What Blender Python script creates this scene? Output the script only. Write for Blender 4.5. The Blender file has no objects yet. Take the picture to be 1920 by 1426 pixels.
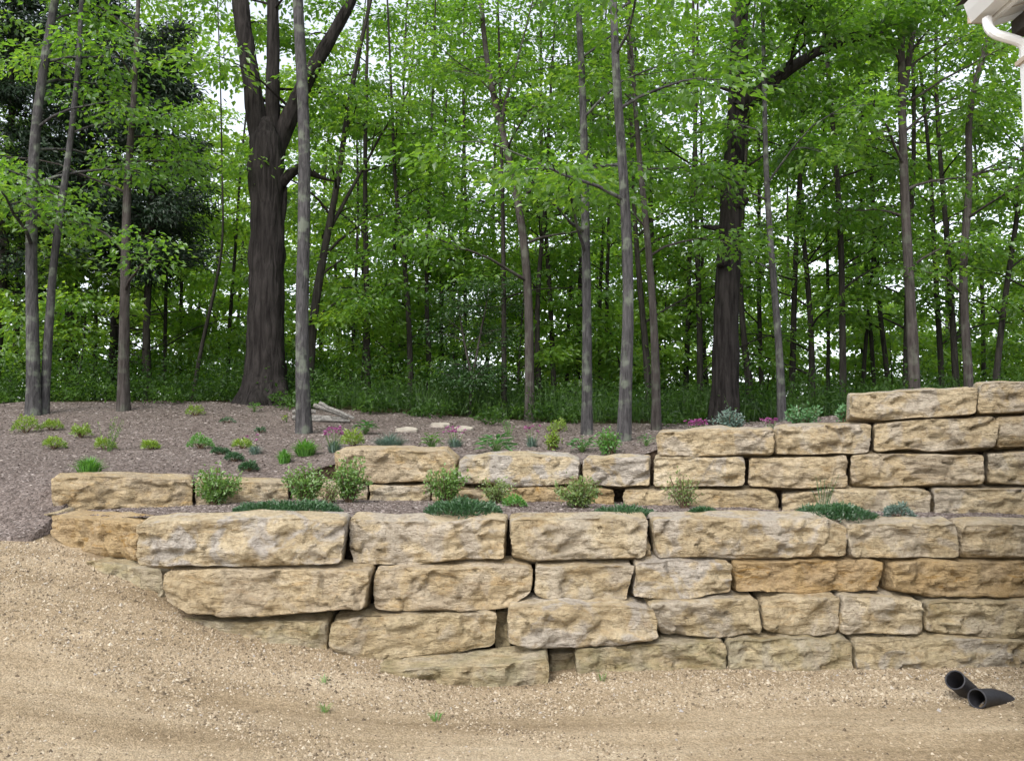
import bpy, math
import numpy as np

# ------------------------------------------------------------------ camera, sky, sun, exposure
sc = bpy.context.scene
COL = sc.collection
CAMZ, FPX, PITCH = 1.6, 1663.0, math.radians(5.22)
cam = bpy.data.objects.new('camera', bpy.data.cameras.new('camera'))
cam.data.sensor_width = 36.0
cam.data.lens = 36.0 * FPX / 1920.0
cam.data.clip_start = 0.05
cam.data.clip_end = 2000
cam.location = (0, 0, CAMZ)
cam.rotation_euler = (math.radians(90) + PITCH, 0, 0)
COL.objects.link(cam)
sc.camera = cam

SUN_EL, SUN_AZ = math.radians(46), math.radians(205)     # azimuth clockwise from +Y (behind the camera, to the left)
world = bpy.data.worlds.new('World')
sc.world = world
world.use_nodes = True
wn, wl = world.node_tree.nodes, world.node_tree.links
sky = wn.new('ShaderNodeTexSky')
sky.sky_type = 'NISHITA'
sky.sun_disc = False
sky.sun_elevation = SUN_EL
sky.sun_rotation = SUN_AZ
sky.air_density = 1.0
sky.dust_density = 2.0
sky.ozone_density = 1.0
hsv = wn.new('ShaderNodeHueSaturation')                   # thin bright overcast: the sky is nearly white
hsv.inputs['Saturation'].default_value = 0.32
wl.new(sky.outputs[0], hsv.inputs['Color'])
wl.new(hsv.outputs[0], wn['Background'].inputs['Color'])
wn['Background'].inputs['Strength'].default_value = 0.15

sl = bpy.data.lights.new('sun', 'SUN')
sl.energy = 0.85
sl.angle = math.radians(25)
sl.color = (1.0, 0.96, 0.9)
sun = bpy.data.objects.new('sun', sl)
sun.rotation_euler = (math.radians(90) - SUN_EL, 0, math.pi - SUN_AZ)
COL.objects.link(sun)

sc.view_settings.view_transform = 'Standard'
sc.view_settings.look = 'None'
sc.view_settings.gamma = 1.0
sc.view_settings.use_curve_mapping = False
sc.view_settings.exposure = 1.36
sc.cycles.use_denoising = True
sc.cycles.max_bounces = 8
sc.cycles.diffuse_bounces = 4
sc.cycles.transmission_bounces = 6
sc.cycles.transparent_max_bounces = 8

RNG = np.random.default_rng(7)
CP, SP = math.cos(PITCH), math.sin(PITCH)

# ------------------------------------------------------------------ helpers
def at(px, py, Y):
    """the point at depth Y (metres in front of the camera) seen at a pixel of the 1920 x 1426 photograph"""
    u = 713.0 - py
    yy = FPX * CP - u * SP
    zz = FPX * SP + u * CP
    t = Y / yy
    return np.array([(px - 960.0) * t, Y, CAMZ + zz * t])

def hash3(ix, iy, iz, seed):
    h = (ix * 374761393 + iy * 668265263 + iz * 2147483647 + seed * 1274126177) & 0xFFFFFFFF
    h = ((h ^ (h >> 13)) * 1274126177) & 0xFFFFFFFF
    h = h ^ (h >> 16)
    return (h & 0xFFFFFF) / float(0xFFFFFF)

def vnoise(p, seed=0):
    """smooth value noise in -1..1 for an (n,3) array"""
    f = np.floor(p).astype(np.int64)
    t = p - f
    t = t * t * t * (t * (t * 6 - 15) + 10)
    r = 0
    for dx in (0, 1):
        wx = t[:, 0] if dx else 1 - t[:, 0]
        for dy in (0, 1):
            wy = t[:, 1] if dy else 1 - t[:, 1]
            for dz in (0, 1):
                wz = t[:, 2] if dz else 1 - t[:, 2]
                r = r + wx * wy * wz * hash3(f[:, 0] + dx, f[:, 1] + dy, f[:, 2] + dz, seed)
    return r * 2 - 1

def fbm(p, octaves=3, seed=0, gain=0.5):
    r, a = 0, 1.0
    for o in range(octaves):
        r = r + a * vnoise(p * (2.03 ** o) + 17.3 * o, seed + o)
        a *= gain
    return r

def n2(x, y, s, seed=0, octaves=3):
    x = np.asarray(x, float); y = np.asarray(y, float)
    p = np.stack([x.ravel() * s, y.ravel() * s, np.zeros(x.size) + 0.37], 1)
    return fbm(p, octaves, seed).reshape(x.shape)

class MB:
    """collects vertices and faces for one mesh"""
    def __init__(self):
        self.v, self.f, self.t, self.n = [], [], [], 0
    def add(self, v, f, tint=None):
        v = np.asarray(v, float).reshape(-1, 3)
        self.v.append(v)
        self.f.append(np.asarray(f, np.int64) + self.n)
        if tint is None:
            tint = np.zeros(len(v))
        self.t.append(np.broadcast_to(np.asarray(tint, float), (len(v),)))
        self.n += len(v)
    def mesh(self, name, smooth=False):
        me = bpy.data.meshes.new(name)
        v = np.concatenate(self.v)
        sizes = np.concatenate([np.full(len(f), f.shape[1]) for f in self.f])
        loops = np.concatenate([f.ravel() for f in self.f])
        me.vertices.add(len(v)); me.loops.add(len(loops)); me.polygons.add(len(sizes))
        me.vertices.foreach_set('co', v.ravel().astype(np.float32))
        me.loops.foreach_set('vertex_index', loops.astype(np.int32))
        me.polygons.foreach_set('loop_start', np.concatenate([[0], np.cumsum(sizes)[:-1]]).astype(np.int32))
        me.polygons.foreach_set('use_smooth', np.full(len(sizes), bool(smooth)))
        a = me.attributes.new('tint', 'FLOAT', 'POINT')
        a.data.foreach_set('value', np.concatenate(self.t).astype(np.float32))
        me.update(calc_edges=True)
        me.validate()
        return me
    def build(self, name, mat, parent=None, smooth=False, origin=None):
        if origin is not None:
            o_ = np.asarray(origin, float)
            self.v = [a - o_ for a in self.v]
        ob = bpy.data.objects.new(name, self.mesh(name, smooth))
        ob.data.materials.append(mat)
        COL.objects.link(ob)
        if parent is not None:
            ob.parent = parent
        elif origin is not None:
            ob.location = origin
        return ob

def tag(o, label=None, cat=None, group=None, kind=None):
    if label: o['label'] = label
    if cat: o['category'] = cat
    if group: o['group'] = group
    if kind: o['kind'] = kind
    return o

def thing(name, loc, label, cat, group=None):
    o = bpy.data.objects.new(name, None)
    o.empty_display_size = 0.1
    o.location = loc
    COL.objects.link(o)
    return tag(o, label, cat, group)

def norm(a):
    return a / (np.linalg.norm(a, axis=-1, keepdims=True) + 1e-9)

def tube_arrays(P, R, seg=8, cap=True):
    P = np.asarray(P, float); R = np.asarray(R, float)
    T = norm(np.gradient(P, axis=0))
    ref = np.array([0.0, 1.0, 0.0]) if abs(T[0][1]) < 0.8 else np.array([1.0, 0, 0])
    A = norm(np.cross(T, ref)); B = np.cross(T, A)
    ang = np.linspace(0, 2 * np.pi, seg, endpoint=False)
    V = P[:, None] + R[:, None, None] * (np.cos(ang)[None, :, None] * A[:, None] + np.sin(ang)[None, :, None] * B[:, None])
    n = len(P)
    i = np.arange(n - 1)[:, None] * seg; j = np.arange(seg)[None]; k = (j + 1) % seg
    F = np.stack([i + j, i + k, i + seg + k, i + seg + j], -1).reshape(-1, 4)
    V = V.reshape(-1, 3)
    return V, F

def add_tube(mb, P, R, seg=8, tint=None, caps=True):
    V, F = tube_arrays(P, R, seg)
    b = mb.n
    mb.add(V, F, tint)
    if caps:
        mb.f.append((np.arange(seg)[::-1] + b)[None])
        mb.f.append((np.arange(seg) + b + len(V) - seg)[None])

def add_box(mb, lo, hi, tint=0):
    x0, y0, z0 = lo; x1, y1, z1 = hi
    v = [(x0,y0,z0),(x1,y0,z0),(x1,y1,z0),(x0,y1,z0),(x0,y0,z1),(x1,y0,z1),(x1,y1,z1),(x0,y1,z1)]
    mb.add(v, [(0,3,2,1),(4,5,6,7),(0,1,5,4),(1,2,6,5),(2,3,7,6),(3,0,4,7)], tint)

def smooth_path(P, n):
    P = np.asarray(P, float)
    d = np.concatenate([[0], np.cumsum(np.linalg.norm(np.diff(P, axis=0), axis=1))])
    s = np.linspace(0, d[-1], n)
    Q = np.stack([np.interp(s, d, P[:, k]) for k in range(3)], 1)
    for _ in range(3):
        Q[1:-1] = 0.25 * Q[:-2] + 0.5 * Q[1:-1] + 0.25 * Q[2:]
    return Q

def leaves(mb, C, D, N, L, W, tint, fold=0.25):
    """kite-shaped leaves folded along the midrib: base points C, directions D, normals N"""
    n = len(C)
    if n == 0: return
    D = norm(D); S = norm(np.cross(D, N)); N = np.cross(S, D)
    L = np.broadcast_to(L, (n,))[:, None]; W = np.broadcast_to(W, (n,))[:, None]
    mid = C + D * L * 0.42
    v = np.stack([C, mid + S * W * .5 + N * W * fold, C + D * L, mid - S * W * .5 + N * W * fold], 1).reshape(-1, 3)
    f = np.arange(4 * n).reshape(n, 4)
    mb.add(v, f, np.repeat(np.broadcast_to(tint, (n,)), 4))

def rdir(n, rng=None):
    return norm((rng or RNG).normal(size=(n, 3)))

# ------------------------------------------------------------------ materials
def newmat(name):
    m = bpy.data.materials.new(name); m.use_nodes = True
    nt = m.node_tree; nt.nodes.clear()
    return m, nt.nodes, nt.links

def node(ns, typ, **kw):
    n = ns.new(typ)
    for k, v in kw.items():
        if k in n.inputs.keys(): n.inputs[k].default_value = v
        else: setattr(n, k, v)
    return n

def ramp(ns, stops):
    r = ns.new('ShaderNodeValToRGB')
    e = r.color_ramp.elements
    while len(e) < len(stops): e.new(0.5)
    for i, (p, c) in enumerate(stops):
        e[i].position = p; e[i].color = (*c, 1) if len(c) == 3 else c
    return r

def mixc(ns, ls, fac, a, b, mode='MIX'):
    m = ns.new('ShaderNodeMix'); m.data_type = 'RGBA'; m.blend_type = mode
    for s, val in ((0, fac), (6, a), (7, b)):
        if hasattr(val, 'links') or isinstance(val, bpy.types.NodeSocket): ls.new(val, m.inputs[s])
        elif s == 0: m.inputs[0].default_value = val
        else: m.inputs[s].default_value = (*val, 1)
    return m.outputs[2]

def mth(ns, ls, op, a, b=None, c=None, clamp=False):
    m = ns.new('ShaderNodeMath'); m.operation = op; m.use_clamp = clamp
    for i, val in enumerate((a, b, c)):
        if val is None: continue
        if isinstance(val, bpy.types.NodeSocket): ls.new(val, m.inputs[i])
        else: m.inputs[i].default_value = val
    return m.outputs[0]

def finish(m, ns, ls, color, rough=0.9, bump=None, dist=0.02, strength=1.0, spec=0.2):
    p = ns.new('ShaderNodeBsdfPrincipled'); o = ns.new('ShaderNodeOutputMaterial')
    if isinstance(color, bpy.types.NodeSocket): ls.new(color, p.inputs['Base Color'])
    else: p.inputs['Base Color'].default_value = (*color, 1)
    if isinstance(rough, bpy.types.NodeSocket): ls.new(rough, p.inputs['Roughness'])
    else: p.inputs['Roughness'].default_value = rough
    p.inputs['Specular IOR Level'].default_value = spec
    if bump is not None:
        b = node(ns, 'ShaderNodeBump', Distance=dist, Strength=strength)
        ls.new(bump, b.inputs['Height']); ls.new(b.outputs[0], p.inputs['Normal'])
    ls.new(p.outputs[0], o.inputs[0])
    return m

def stone_material():
    m, ns, ls = newmat('limestone')
    tc = ns.new('ShaderNodeTexCoord'); oi = ns.new('ShaderNodeObjectInfo')
    off = node(ns, 'ShaderNodeVectorMath', operation='SCALE'); off.inputs[0].default_value = (37, 91, 53)
    ls.new(oi.outputs['Random'], off.inputs['Scale'])
    co = node(ns, 'ShaderNodeVectorMath', operation='ADD')
    ls.new(tc.outputs['Object'], co.inputs[0]); ls.new(off.outputs[0], co.inputs[1])
    P = co.outputs[0]
    sep = ns.new('ShaderNodeSeparateColor'); ls.new(oi.outputs['Color'], sep.inputs[0])
    ochre, grey, moss = sep.outputs[0], sep.outputs[1], sep.outputs[2]
    def noise(scale, detail=5, rough=0.6, vec=P, dist=0.0):
        n = node(ns, 'ShaderNodeTexNoise', Scale=scale, Detail=detail, Roughness=rough, Distortion=dist)
        ls.new(vec, n.inputs['Vector']); return n.outputs[0]
    st = node(ns, 'ShaderNodeMapping'); st.inputs['Scale'].default_value = (1, 1, 3.2)
    ls.new(P, st.inputs[0])
    big = noise(2.6, 5, 0.62, dist=0.6)
    strat = noise(3.5, 6, 0.65, st.outputs[0], 0.9)
    fine = noise(26, 6, 0.7)
    grain = noise(110, 3, 0.7)
    base = ramp(ns, [(0.33, (0.29, 0.225, 0.138)), (0.45, (0.415, 0.335, 0.215)), (0.56, (0.51, 0.425, 0.29)), (0.68, (0.61, 0.535, 0.40))])
    ls.new(mth(ns, ls, 'ADD', mth(ns, ls, 'MULTIPLY', big, .55), mth(ns, ls, 'MULTIPLY', strat, .45)), base.inputs[0])
    c = base.outputs[0]
    # iron-stained ochre patches
    om = ramp(ns, [(0.53, (0, 0, 0)), (0.63, (1, 1, 1))]); ls.new(noise(4.3, 5, .65, st.outputs[0], 1.4), om.inputs[0])
    of = mth(ns, ls, 'MULTIPLY', om.outputs[0], mth(ns, ls, 'ADD', .27, ochre), clamp=True)
    of = mth(ns, ls, 'MAXIMUM', of, mth(ns, ls, 'MULTIPLY', ochre, .8))
    c = mixc(ns, ls, of, c, (0.36, 0.225, 0.085))
    # grey fresh faces
    gm = ramp(ns, [(0.48, (0, 0, 0)), (0.56, (1, 1, 1))]); ls.new(noise(3.1, 4, .55, dist=.8), gm.inputs[0])
    c = mixc(ns, ls, mth(ns, ls, 'MULTIPLY', gm.outputs[0], mth(ns, ls, 'ADD', .12, mth(ns, ls, 'MULTIPLY', grey, 1.1)), clamp=True), c, (0.415, 0.385, 0.355))
    # algae and dirt film
    mm = ramp(ns, [(0.42, (0, 0, 0)), (0.62, (1, 1, 1))]); ls.new(noise(5.5, 5, .7), mm.inputs[0])
    c = mixc(ns, ls, mth(ns, ls, 'MULTIPLY', mth(ns, ls, 'ADD', mth(ns, ls, 'MULTIPLY', mm.outputs[0], .7), .3), moss), c, (0.20, 0.185, 0.085))
    # small rust freckles and dark pits
    v = node(ns, 'ShaderNodeTexVoronoi', Scale=38.0); ls.new(P, v.inputs['Vector'])
    pit = ramp(ns, [(0.06, (1, 1, 1)), (0.2, (0, 0, 0))]); ls.new(v.outputs['Distance'], pit.inputs[0])
    pmask = ramp(ns, [(0.56, (0, 0, 0)), (0.66, (1, 1, 1))]); ls.new(noise(7, 3), pmask.inputs[0])
    pf = mth(ns, ls, 'MULTIPLY', pit.outputs[0], pmask.outputs[0])
    c = mixc(ns, ls, mth(ns, ls, 'MULTIPLY', pf, .8), c, (0.13, 0.085, 0.05))
    fr = ramp(ns, [(0.3, (0.52, 0.49, 0.45)), (0.5, (1, 1, 1)), (0.72, (1.28, 1.26, 1.22))]); ls.new(fine, fr.inputs[0])
    c = mixc(ns, ls, 0.78, c, fr.outputs[0], 'MULTIPLY')
    h = mth(ns, ls, 'ADD', mth(ns, ls, 'MULTIPLY', fine, 1.0), mth(ns, ls, 'MULTIPLY', grain, .35))
    h = mth(ns, ls, 'ADD', h, mth(ns, ls, 'MULTIPLY', noise(11, 4, .6, st.outputs[0]), 1.3))
    h = mth(ns, ls, 'SUBTRACT', h, mth(ns, ls, 'MULTIPLY', pf, .7))
    return finish(m, ns, ls, c, 0.92, h, 0.034, 1.0)

def ground_material(name, stops, scale, speck, dark=None, bumpd=0.01, patch=0.35, streak=0):
    m, ns, ls = newmat(name)
    tc = ns.new('ShaderNodeTexCoord'); P = tc.outputs['Object']
    def noise(s, d=4, r=.6, vec=P):
        n = node(ns, 'ShaderNodeTexNoise', Scale=s, Detail=d, Roughness=r); ls.new(vec, n.inputs['Vector']); return n.outputs[0]
    v = node(ns, 'ShaderNodeTexVoronoi', Scale=scale); ls.new(P, v.inputs['Vector'])
    r = ramp(ns, stops); 
    bl = mth(ns, ls, 'ADD', mth(ns, ls, 'MULTIPLY', noise(.9, 4, .6), patch), mth(ns, ls, 'MULTIPLY', noise(scale * .3, 5, .75), 1 - patch))
    ls.new(bl, r.inputs[0])
    if streak:                                                  # packed wheel tracks and washed fines running down from the bank
        mp = ns.new('ShaderNodeMapping'); mp.inputs['Rotation'].default_value = (0, 0, math.radians(27)); mp.inputs['Scale'].default_value = (.28, 2.3, 1); ls.new(P, mp.inputs[0])
        ns_ = noise(1.0, 6, .62, mp.outputs[0])
        bl = mth(ns, ls, 'ADD', mth(ns, ls, 'MULTIPLY', bl, 1 - streak), mth(ns, ls, 'MULTIPLY', ns_, streak)); ls.new(bl, r.inputs[0])
    hs = ns.new('ShaderNodeSeparateColor'); ls.new(v.outputs['Color'], hs.inputs[0])
    sp = ramp(ns, [(0.0, (1 - speck,) * 3), (1.0, (1 + speck,) * 3)]); ls.new(hs.outputs[0], sp.inputs[0])
    c = mixc(ns, ls, 1.0, r.outputs[0], sp.outputs[0], 'MULTIPLY')
    h = mth(ns, ls, 'ADD', mth(ns, ls, 'MULTIPLY', v.outputs['Distance'], -.8), noise(scale * .35, 5, .8))
    return finish(m, ns, ls, c, 0.95, h, bumpd, 1.0, .1)

def tint_material(name, stops, rough=0.9, bump=None, spec=0.1):
    m, ns, ls = newmat(name)
    a = node(ns, 'ShaderNodeAttribute', attribute_name='tint')
    r = ramp(ns, stops); ls.new(a.outputs['Fac'], r.inputs[0])
    return finish(m, ns, ls, r.outputs[0], rough, spec=spec)

def leaf_material(name, stops, trans, tfac=0.45, gloss=0.06):
    """leaf: upper side reflects, light also comes through the blade in a yellower green"""
    m, ns, ls = newmat(name)
    a = node(ns, 'ShaderNodeAttribute', attribute_name='tint')
    r = ramp(ns, stops); ls.new(a.outputs['Fac'], r.inputs[0])
    t = ramp(ns, trans); ls.new(a.outputs['Fac'], t.inputs[0])
    d = ns.new('ShaderNodeBsdfDiffuse'); ls.new(r.outputs[0], d.inputs[0])
    tr = ns.new('ShaderNodeBsdfTranslucent'); ls.new(t.outputs[0], tr.inputs[0])
    g = node(ns, 'ShaderNodeBsdfGlossy', Roughness=0.45); g.inputs[0].default_value = (1, 1, 1, 1)
    m1 = node(ns, 'ShaderNodeMixShader'); m1.inputs[0].default_value = tfac
    ls.new(d.outputs[0], m1.inputs[1]); ls.new(tr.outputs[0], m1.inputs[2])
    m2 = node(ns, 'ShaderNodeMixShader'); m2.inputs[0].default_value = gloss
    ls.new(m1.outputs[0], m2.inputs[1]); ls.new(g.outputs[0], m2.inputs[2])
    o = ns.new('ShaderNodeOutputMaterial'); ls.new(m2.outputs[0], o.inputs[0])
    return m

def bark_material(name, dark, light, sx=16, sz=2.2, bumpd=0.02, lichen=0.0):
    m, ns, ls = newmat(name)
    tc = ns.new('ShaderNodeTexCoord')
    mp = ns.new('ShaderNodeMapping'); mp.inputs['Scale'].default_value = (sx, sx, sz); ls.new(tc.outputs['Object'], mp.inputs[0])
    n1 = node(ns, 'ShaderNodeTexNoise', Scale=1.0, Detail=6.0, Roughness=0.65, Distortion=.6); ls.new(mp.outputs[0], n1.inputs['Vector'])
    n2_ = node(ns, 'ShaderNodeTexNoise', Scale=2.4, Detail=4.0); ls.new(tc.outputs['Object'], n2_.inputs['Vector'])
    r = ramp(ns, [(0.33, dark), (0.62, light)]); ls.new(n1.outputs[0], r.inputs[0])
    c = r.outputs[0]
    pr = ramp(ns, [(0.35, (.75, .75, .75)), (.7, (1.2, 1.2, 1.2))]); ls.new(n2_.outputs[0], pr.inputs[0])
    c = mixc(ns, ls, .8, c, pr.outputs[0], 'MULTIPLY')
    if lichen:
        lr = ramp(ns, [(0.52, (0, 0, 0)), (.64, (1, 1, 1))]); n3 = node(ns, 'ShaderNodeTexNoise', Scale=5.0, Detail=5.0); ls.new(tc.outputs['Object'], n3.inputs['Vector'])
        ls.new(n3.outputs[0], lr.inputs[0])
        c = mixc(ns, ls, mth(ns, ls, 'MULTIPLY', lr.outputs[0], lichen), c, (.20, .23, .17))
    return finish(m, ns, ls, c, 0.95, n1.outputs[0], bumpd, 1.0, .1)

def plain(name, col, rough=.6, spec=.3, nscale=12, var=.12):
    m, ns, ls = newmat(name)
    tc = ns.new('ShaderNodeTexCoord'); n = node(ns, 'ShaderNodeTexNoise', Scale=nscale, Detail=4.0); ls.new(tc.outputs['Object'], n.inputs['Vector'])
    r = ramp(ns, [(.3, tuple(c * (1 - var) for c in col)), (.7, tuple(min(1, c * (1 + var)) for c in col))]); ls.new(n.outputs[0], r.inputs[0])
    return finish(m, ns, ls, r.outputs[0], rough, n.outputs[0], .001, .5, spec)

M = {}
M['stone'] = stone_material()
M['gravel'] = ground_material('crushed_gravel',  [(0.37, (.155, .112, .066)), (.47, (.268, .206, .130)), (.56, (.342, .273, .183)), (.66, (.42, .352, .255))], 95, .26, bumpd=.006, patch=.35, streak=.5)
M['gravel_chip'] = tint_material('gravel_chips', [(0, (.075, .058, .042)), (.3, (.225, .174, .115)), (.65, (.345, .281, .198)), (.92, (.45, .39, .30)), (1, (.27, .26, .26))])
M['mulch'] = ground_material('bark_mulch', [(0.3, (.078, .060, .050)), (.5, (.145, .117, .103)), (.7, (.235, .198, .178))], 42, .35, bumpd=.02, patch=.25)
M['mulch_chip'] = tint_material('mulch_chips', [(0, (.042, .031, .026)), (.35, (.13, .103, .09)), (.75, (.225, .19, .172)), (.95, (.32, .282, .256)), (1, (.44, .39, .345))])
M['earth'] = ground_material('dark_earth', [(0.3, (.03, .022, .016)), (.7, (.07, .05, .035))], 30, .3, bumpd=.02)
M['floor'] = ground_material('leaf_litter', [(0.3, (.03, .026, .015)), (.5, (.06, .05, .025)), (.7, (.06, .08, .025))], 22, .35, bumpd=.03)
GST = [(0, (.034, .084, .015)), (.5, (.078, .168, .024)), (1, (.135, .25, .034))]
TST = [(0, (.11, .28, .014)), (.5, (.26, .52, .03)), (1, (.47, .70, .05))]
M['leaf'] = leaf_material('broad_leaf', GST, TST, .5)
M['leaf_dark'] = leaf_material('small_dark_leaf', [(0, (.018, .052, .014)), (1, (.055, .13, .03))], [(0, (.04, .12, .01)), (1, (.10, .25, .02))], .35)  # dark green leaf of the small understorey tree
M['weed'] = leaf_material('undergrowth_leaf', [(0, (.02, .052, .012)), (1, (.085, .17, .03))], [(0, (.05, .13, .01)), (1, (.18, .36, .028))], .42, .02)
M['needle'] = leaf_material('cedar_foliage', [(0, (.007, .018, .010)), (1, (.028, .055, .024))], [(0, (.008, .02, .006)), (1, (.03, .06, .012))], .15, .03)
M['bark_dark'] = bark_material('dark_furrowed_bark', (.010, .0085, .008), (.040, .035, .033), 15, 1.6, .05)
M['bark_grey'] = bark_material('grey_bark', (.030, .029, .029), (.092, .087, .088), 30, 4.5, .03, .5)
M['bark_brown'] = bark_material('brown_bark', (.032, .027, .024), (.082, .071, .066), 24, 2.6, .02, .2)
M['bark_thin'] = bark_material('thin_dark_bark', (.017, .015, .013), (.052, .047, .041), 26, 3.0, .02)  # dark bark of the thin trunks and the cedars

# ------------------------------------------------------------------ terrain
class TPS:
    """thin-plate surface through measured spot heights"""
    def __init__(self, pts, lim, lam=0.02):
        p = np.array(pts, float); self.c = p[:, :2]; n = len(p); self.lim = lim
        K = self.k(self.c, self.c) + lam * np.eye(n)
        Q = np.concatenate([np.ones((n, 1)), self.c], 1)
        A = np.block([[K, Q], [Q.T, np.zeros((3, 3))]])
        self.w = np.linalg.solve(A, np.concatenate([p[:, 2], np.zeros(3)]))
    def k(self, a, b):
        d2 = ((a[:, None] - b[None]) ** 2).sum(-1)
        return 0.5 * d2 * np.log(d2 + 1e-9)
    def __call__(self, x, y):
        x = np.asarray(x, float); y = np.asarray(y, float); x, y = np.broadcast_arrays(x, y); s = x.shape
        x = np.clip(x.ravel(), *self.lim[0]); y = np.clip(y.ravel(), *self.lim[1])
        out = np.empty(len(x))
        for i in range(0, len(x), 20000):
            a = np.stack([x[i:i + 20000], y[i:i + 20000]], 1)
            out[i:i + 20000] = self.k(a, self.c) @ self.w[:len(self.c)] + self.w[-3] + a @ self.w[-2:]
        return out.reshape(s)

LW = np.array([(-4.13, 7.75), (-2.98, 6.95), (-2.55, 6.74), (-1.2, 6.68), (4, 6.68), (8.5, 6.6)])      # face of the lower tier
UW = np.array([(-4.28, 8.15), (-3.08, 8.6), (-1.84, 9.0), (1.06, 8.8), (2.73, 8.4), (4.56, 7.9), (8.5, 7.3)])  # face of the upper tier
def lw(x): return np.interp(x, LW[:, 0], LW[:, 1])
def uw(x): return np.interp(x, UW[:, 0], UW[:, 1])

gp = []
for px, py, Y in [(100, 1025, 7.6), (180, 1062, 7.2), (270, 1122, 6.85), (340, 1160, 6.68), (440, 1202, 6.62), (600, 1230, 6.55), (700, 1252, 6.45),
                  (850, 1300, 6.25), (1030, 1302, 6.25), (1100, 1270, 6.5), (1360, 1262, 6.5), (1650, 1260, 6.5), (1920, 1256, 6.5)]:
    gp.append(tuple(at(px, py, Y)))
gp += [(-4.6, 7.8, .95), (-6, 7.6, 1.0), (-8, 7.4, 1.15), (-3.6, 6.1, .47), (-4.6, 6.2, .62), (-2.2, 5.6, .16), (-3.2, 4.8, .17), (-1.0, 5.4, .02), (-4.6, 4, .22), (-7, 5, .6),
       (0, 5, -.02), (2, 5, 0), (0, 3.5, 0), (3, 3.5, 0), (-2.5, 3, .03), (5, 5, 0), (7, 6, .04), (-5, 1, .08), (0, 0, 0), (4, 0, 0), (0, 7.3, .06), (4, 7.3, .08), (8, 7.3, .08), (-2, 7.3, .5)]
GR = TPS(gp, ((-8, 8), (0, 8)))
def gravel_z(x, y):
    r = GR(x, y)
    ruts = 0.012 * n2(x * .35 + y * .25, y * 1.3 - x * .25, 1.4, 5, 2)
    return r + ruts + 0.006 * n2(x, y, 5, 9)

hp = [(-4.6, 7.75, .93), (-6, 7.7, 1.0), (-8, 7.6, 1.15), (-5.2, 9, 1.38), (-7, 9, 1.42), (-4.2, 8.7, 1.38), (-3.5, 8.95, 1.41), (-2.5, 9.25, 1.38), (-1.9, 9.5, 1.60), (-1.2, 9.45, 1.66), (0, 9.45, 1.62),
      (1.2, 9.3, 1.63), (1.7, 9.2, 1.80), (2.8, 8.95, 1.86), (3.2, 8.85, 1.87), (3.7, 8.75, 2.08), (5, 8.4, 2.2), (8, 7.8, 2.3),
      (-8, 11, 1.72), (-5.5, 11, 1.68), (-3, 11, 1.75), (-1, 11, 1.82), (1, 11, 1.84), (3, 11, 2.05), (6, 11, 2.3),
      (-9, 13.4, 2.1), (-5, 13.4, 2.1), (-3.1, 13.4, 2.03), (0, 13.4, 2.0), (1.1, 13.4, 2.0), (4, 13.4, 2.15), (8, 13.4, 2.4),
      (-12, 17, 2.7), (-9, 17, 2.72), (-4.8, 17.3, 2.74), (0, 16.5, 2.38), (4, 16.5, 2.35), (9, 16.5, 2.45), (-12, 23, 2.9), (-4, 23, 2.85), (3, 23, 2.6), (12, 23, 2.6), (-12, 30, 2.7), (0, 30, 2.5), (12, 30, 2.4)]
HI = TPS(hp, ((-13, 13), (7.5, 30)))
def hill_z(x, y):
    x = np.asarray(x, float); y = np.asarray(y, float); x, y = np.broadcast_arrays(x, y)
    far = np.clip(y - 30, 0, 60)
    return HI(x, y) - far * .16 + 0.02 * n2(x, y, 1.1, 21) * np.clip((y - 8) / 3, 0.3, 1)
tp = [tuple(at(*a)) for a in [(95, 960, 8.2), (300, 951, 8.45), (540, 938, 8.8), (800, 940, 8.9), (1160, 946, 8.75), (1500, 957, 8.35), (1900, 965, 7.85),
                              (260, 965, 7.5), (600, 964, 7.25), (900, 967, 7.2), (1250, 968, 7.2), (1600, 974, 7.2), (1900, 979, 7.15)]]
TE = TPS(tp + [(8, 7.2, 1.1), (8, 6.9, 1.09)], ((-4.3, 8), (6.9, 9.2)))
def terr_z(x, y): return TE(x, y) + 0.012 * n2(x, y, 2.3, 33)
def yb(x): return 7.72 + 0.06 * n2(x, x * 0, 1.3, 3, 2) - 0.12 * np.clip(-4.2 - x, 0, 3)      # edge of mulch against gravel, left of the walls
def ye(x): return np.interp(x, [-12, -5, -2, 0, 4, 10], [17.6, 17.4, 16.8, 16.2, 15.9, 16.2]) + .3 * n2(x, x * 0, .8, 4, 2)

def ground_at(x, y):
    """height of whatever ground lies at a plan position"""
    x = float(x); y = float(y)
    if x < -4.12: return float(gravel_z(x, y)) if y < float(yb(np.array(x))) else float(hill_z(x, y))
    if y < lw(x) + .3: return float(gravel_z(x, y))
    if y < uw(x) + .3: return float(terr_z(x, y))
    return float(hill_z(x, y))
def ray_ground(px, py, y0=4.0, y1=24.0, fn=None):
    for Y in np.arange(y0, y1, .05):
        p = at(px, py, Y)
        if p[2] <= (fn or ground_at)(p[0], p[1]): return np.array([p[0], p[1], float((fn or ground_at)(p[0], p[1]))])
    return np.array([p[0], p[1], float((fn or ground_at)(p[0], p[1]))])

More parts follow.
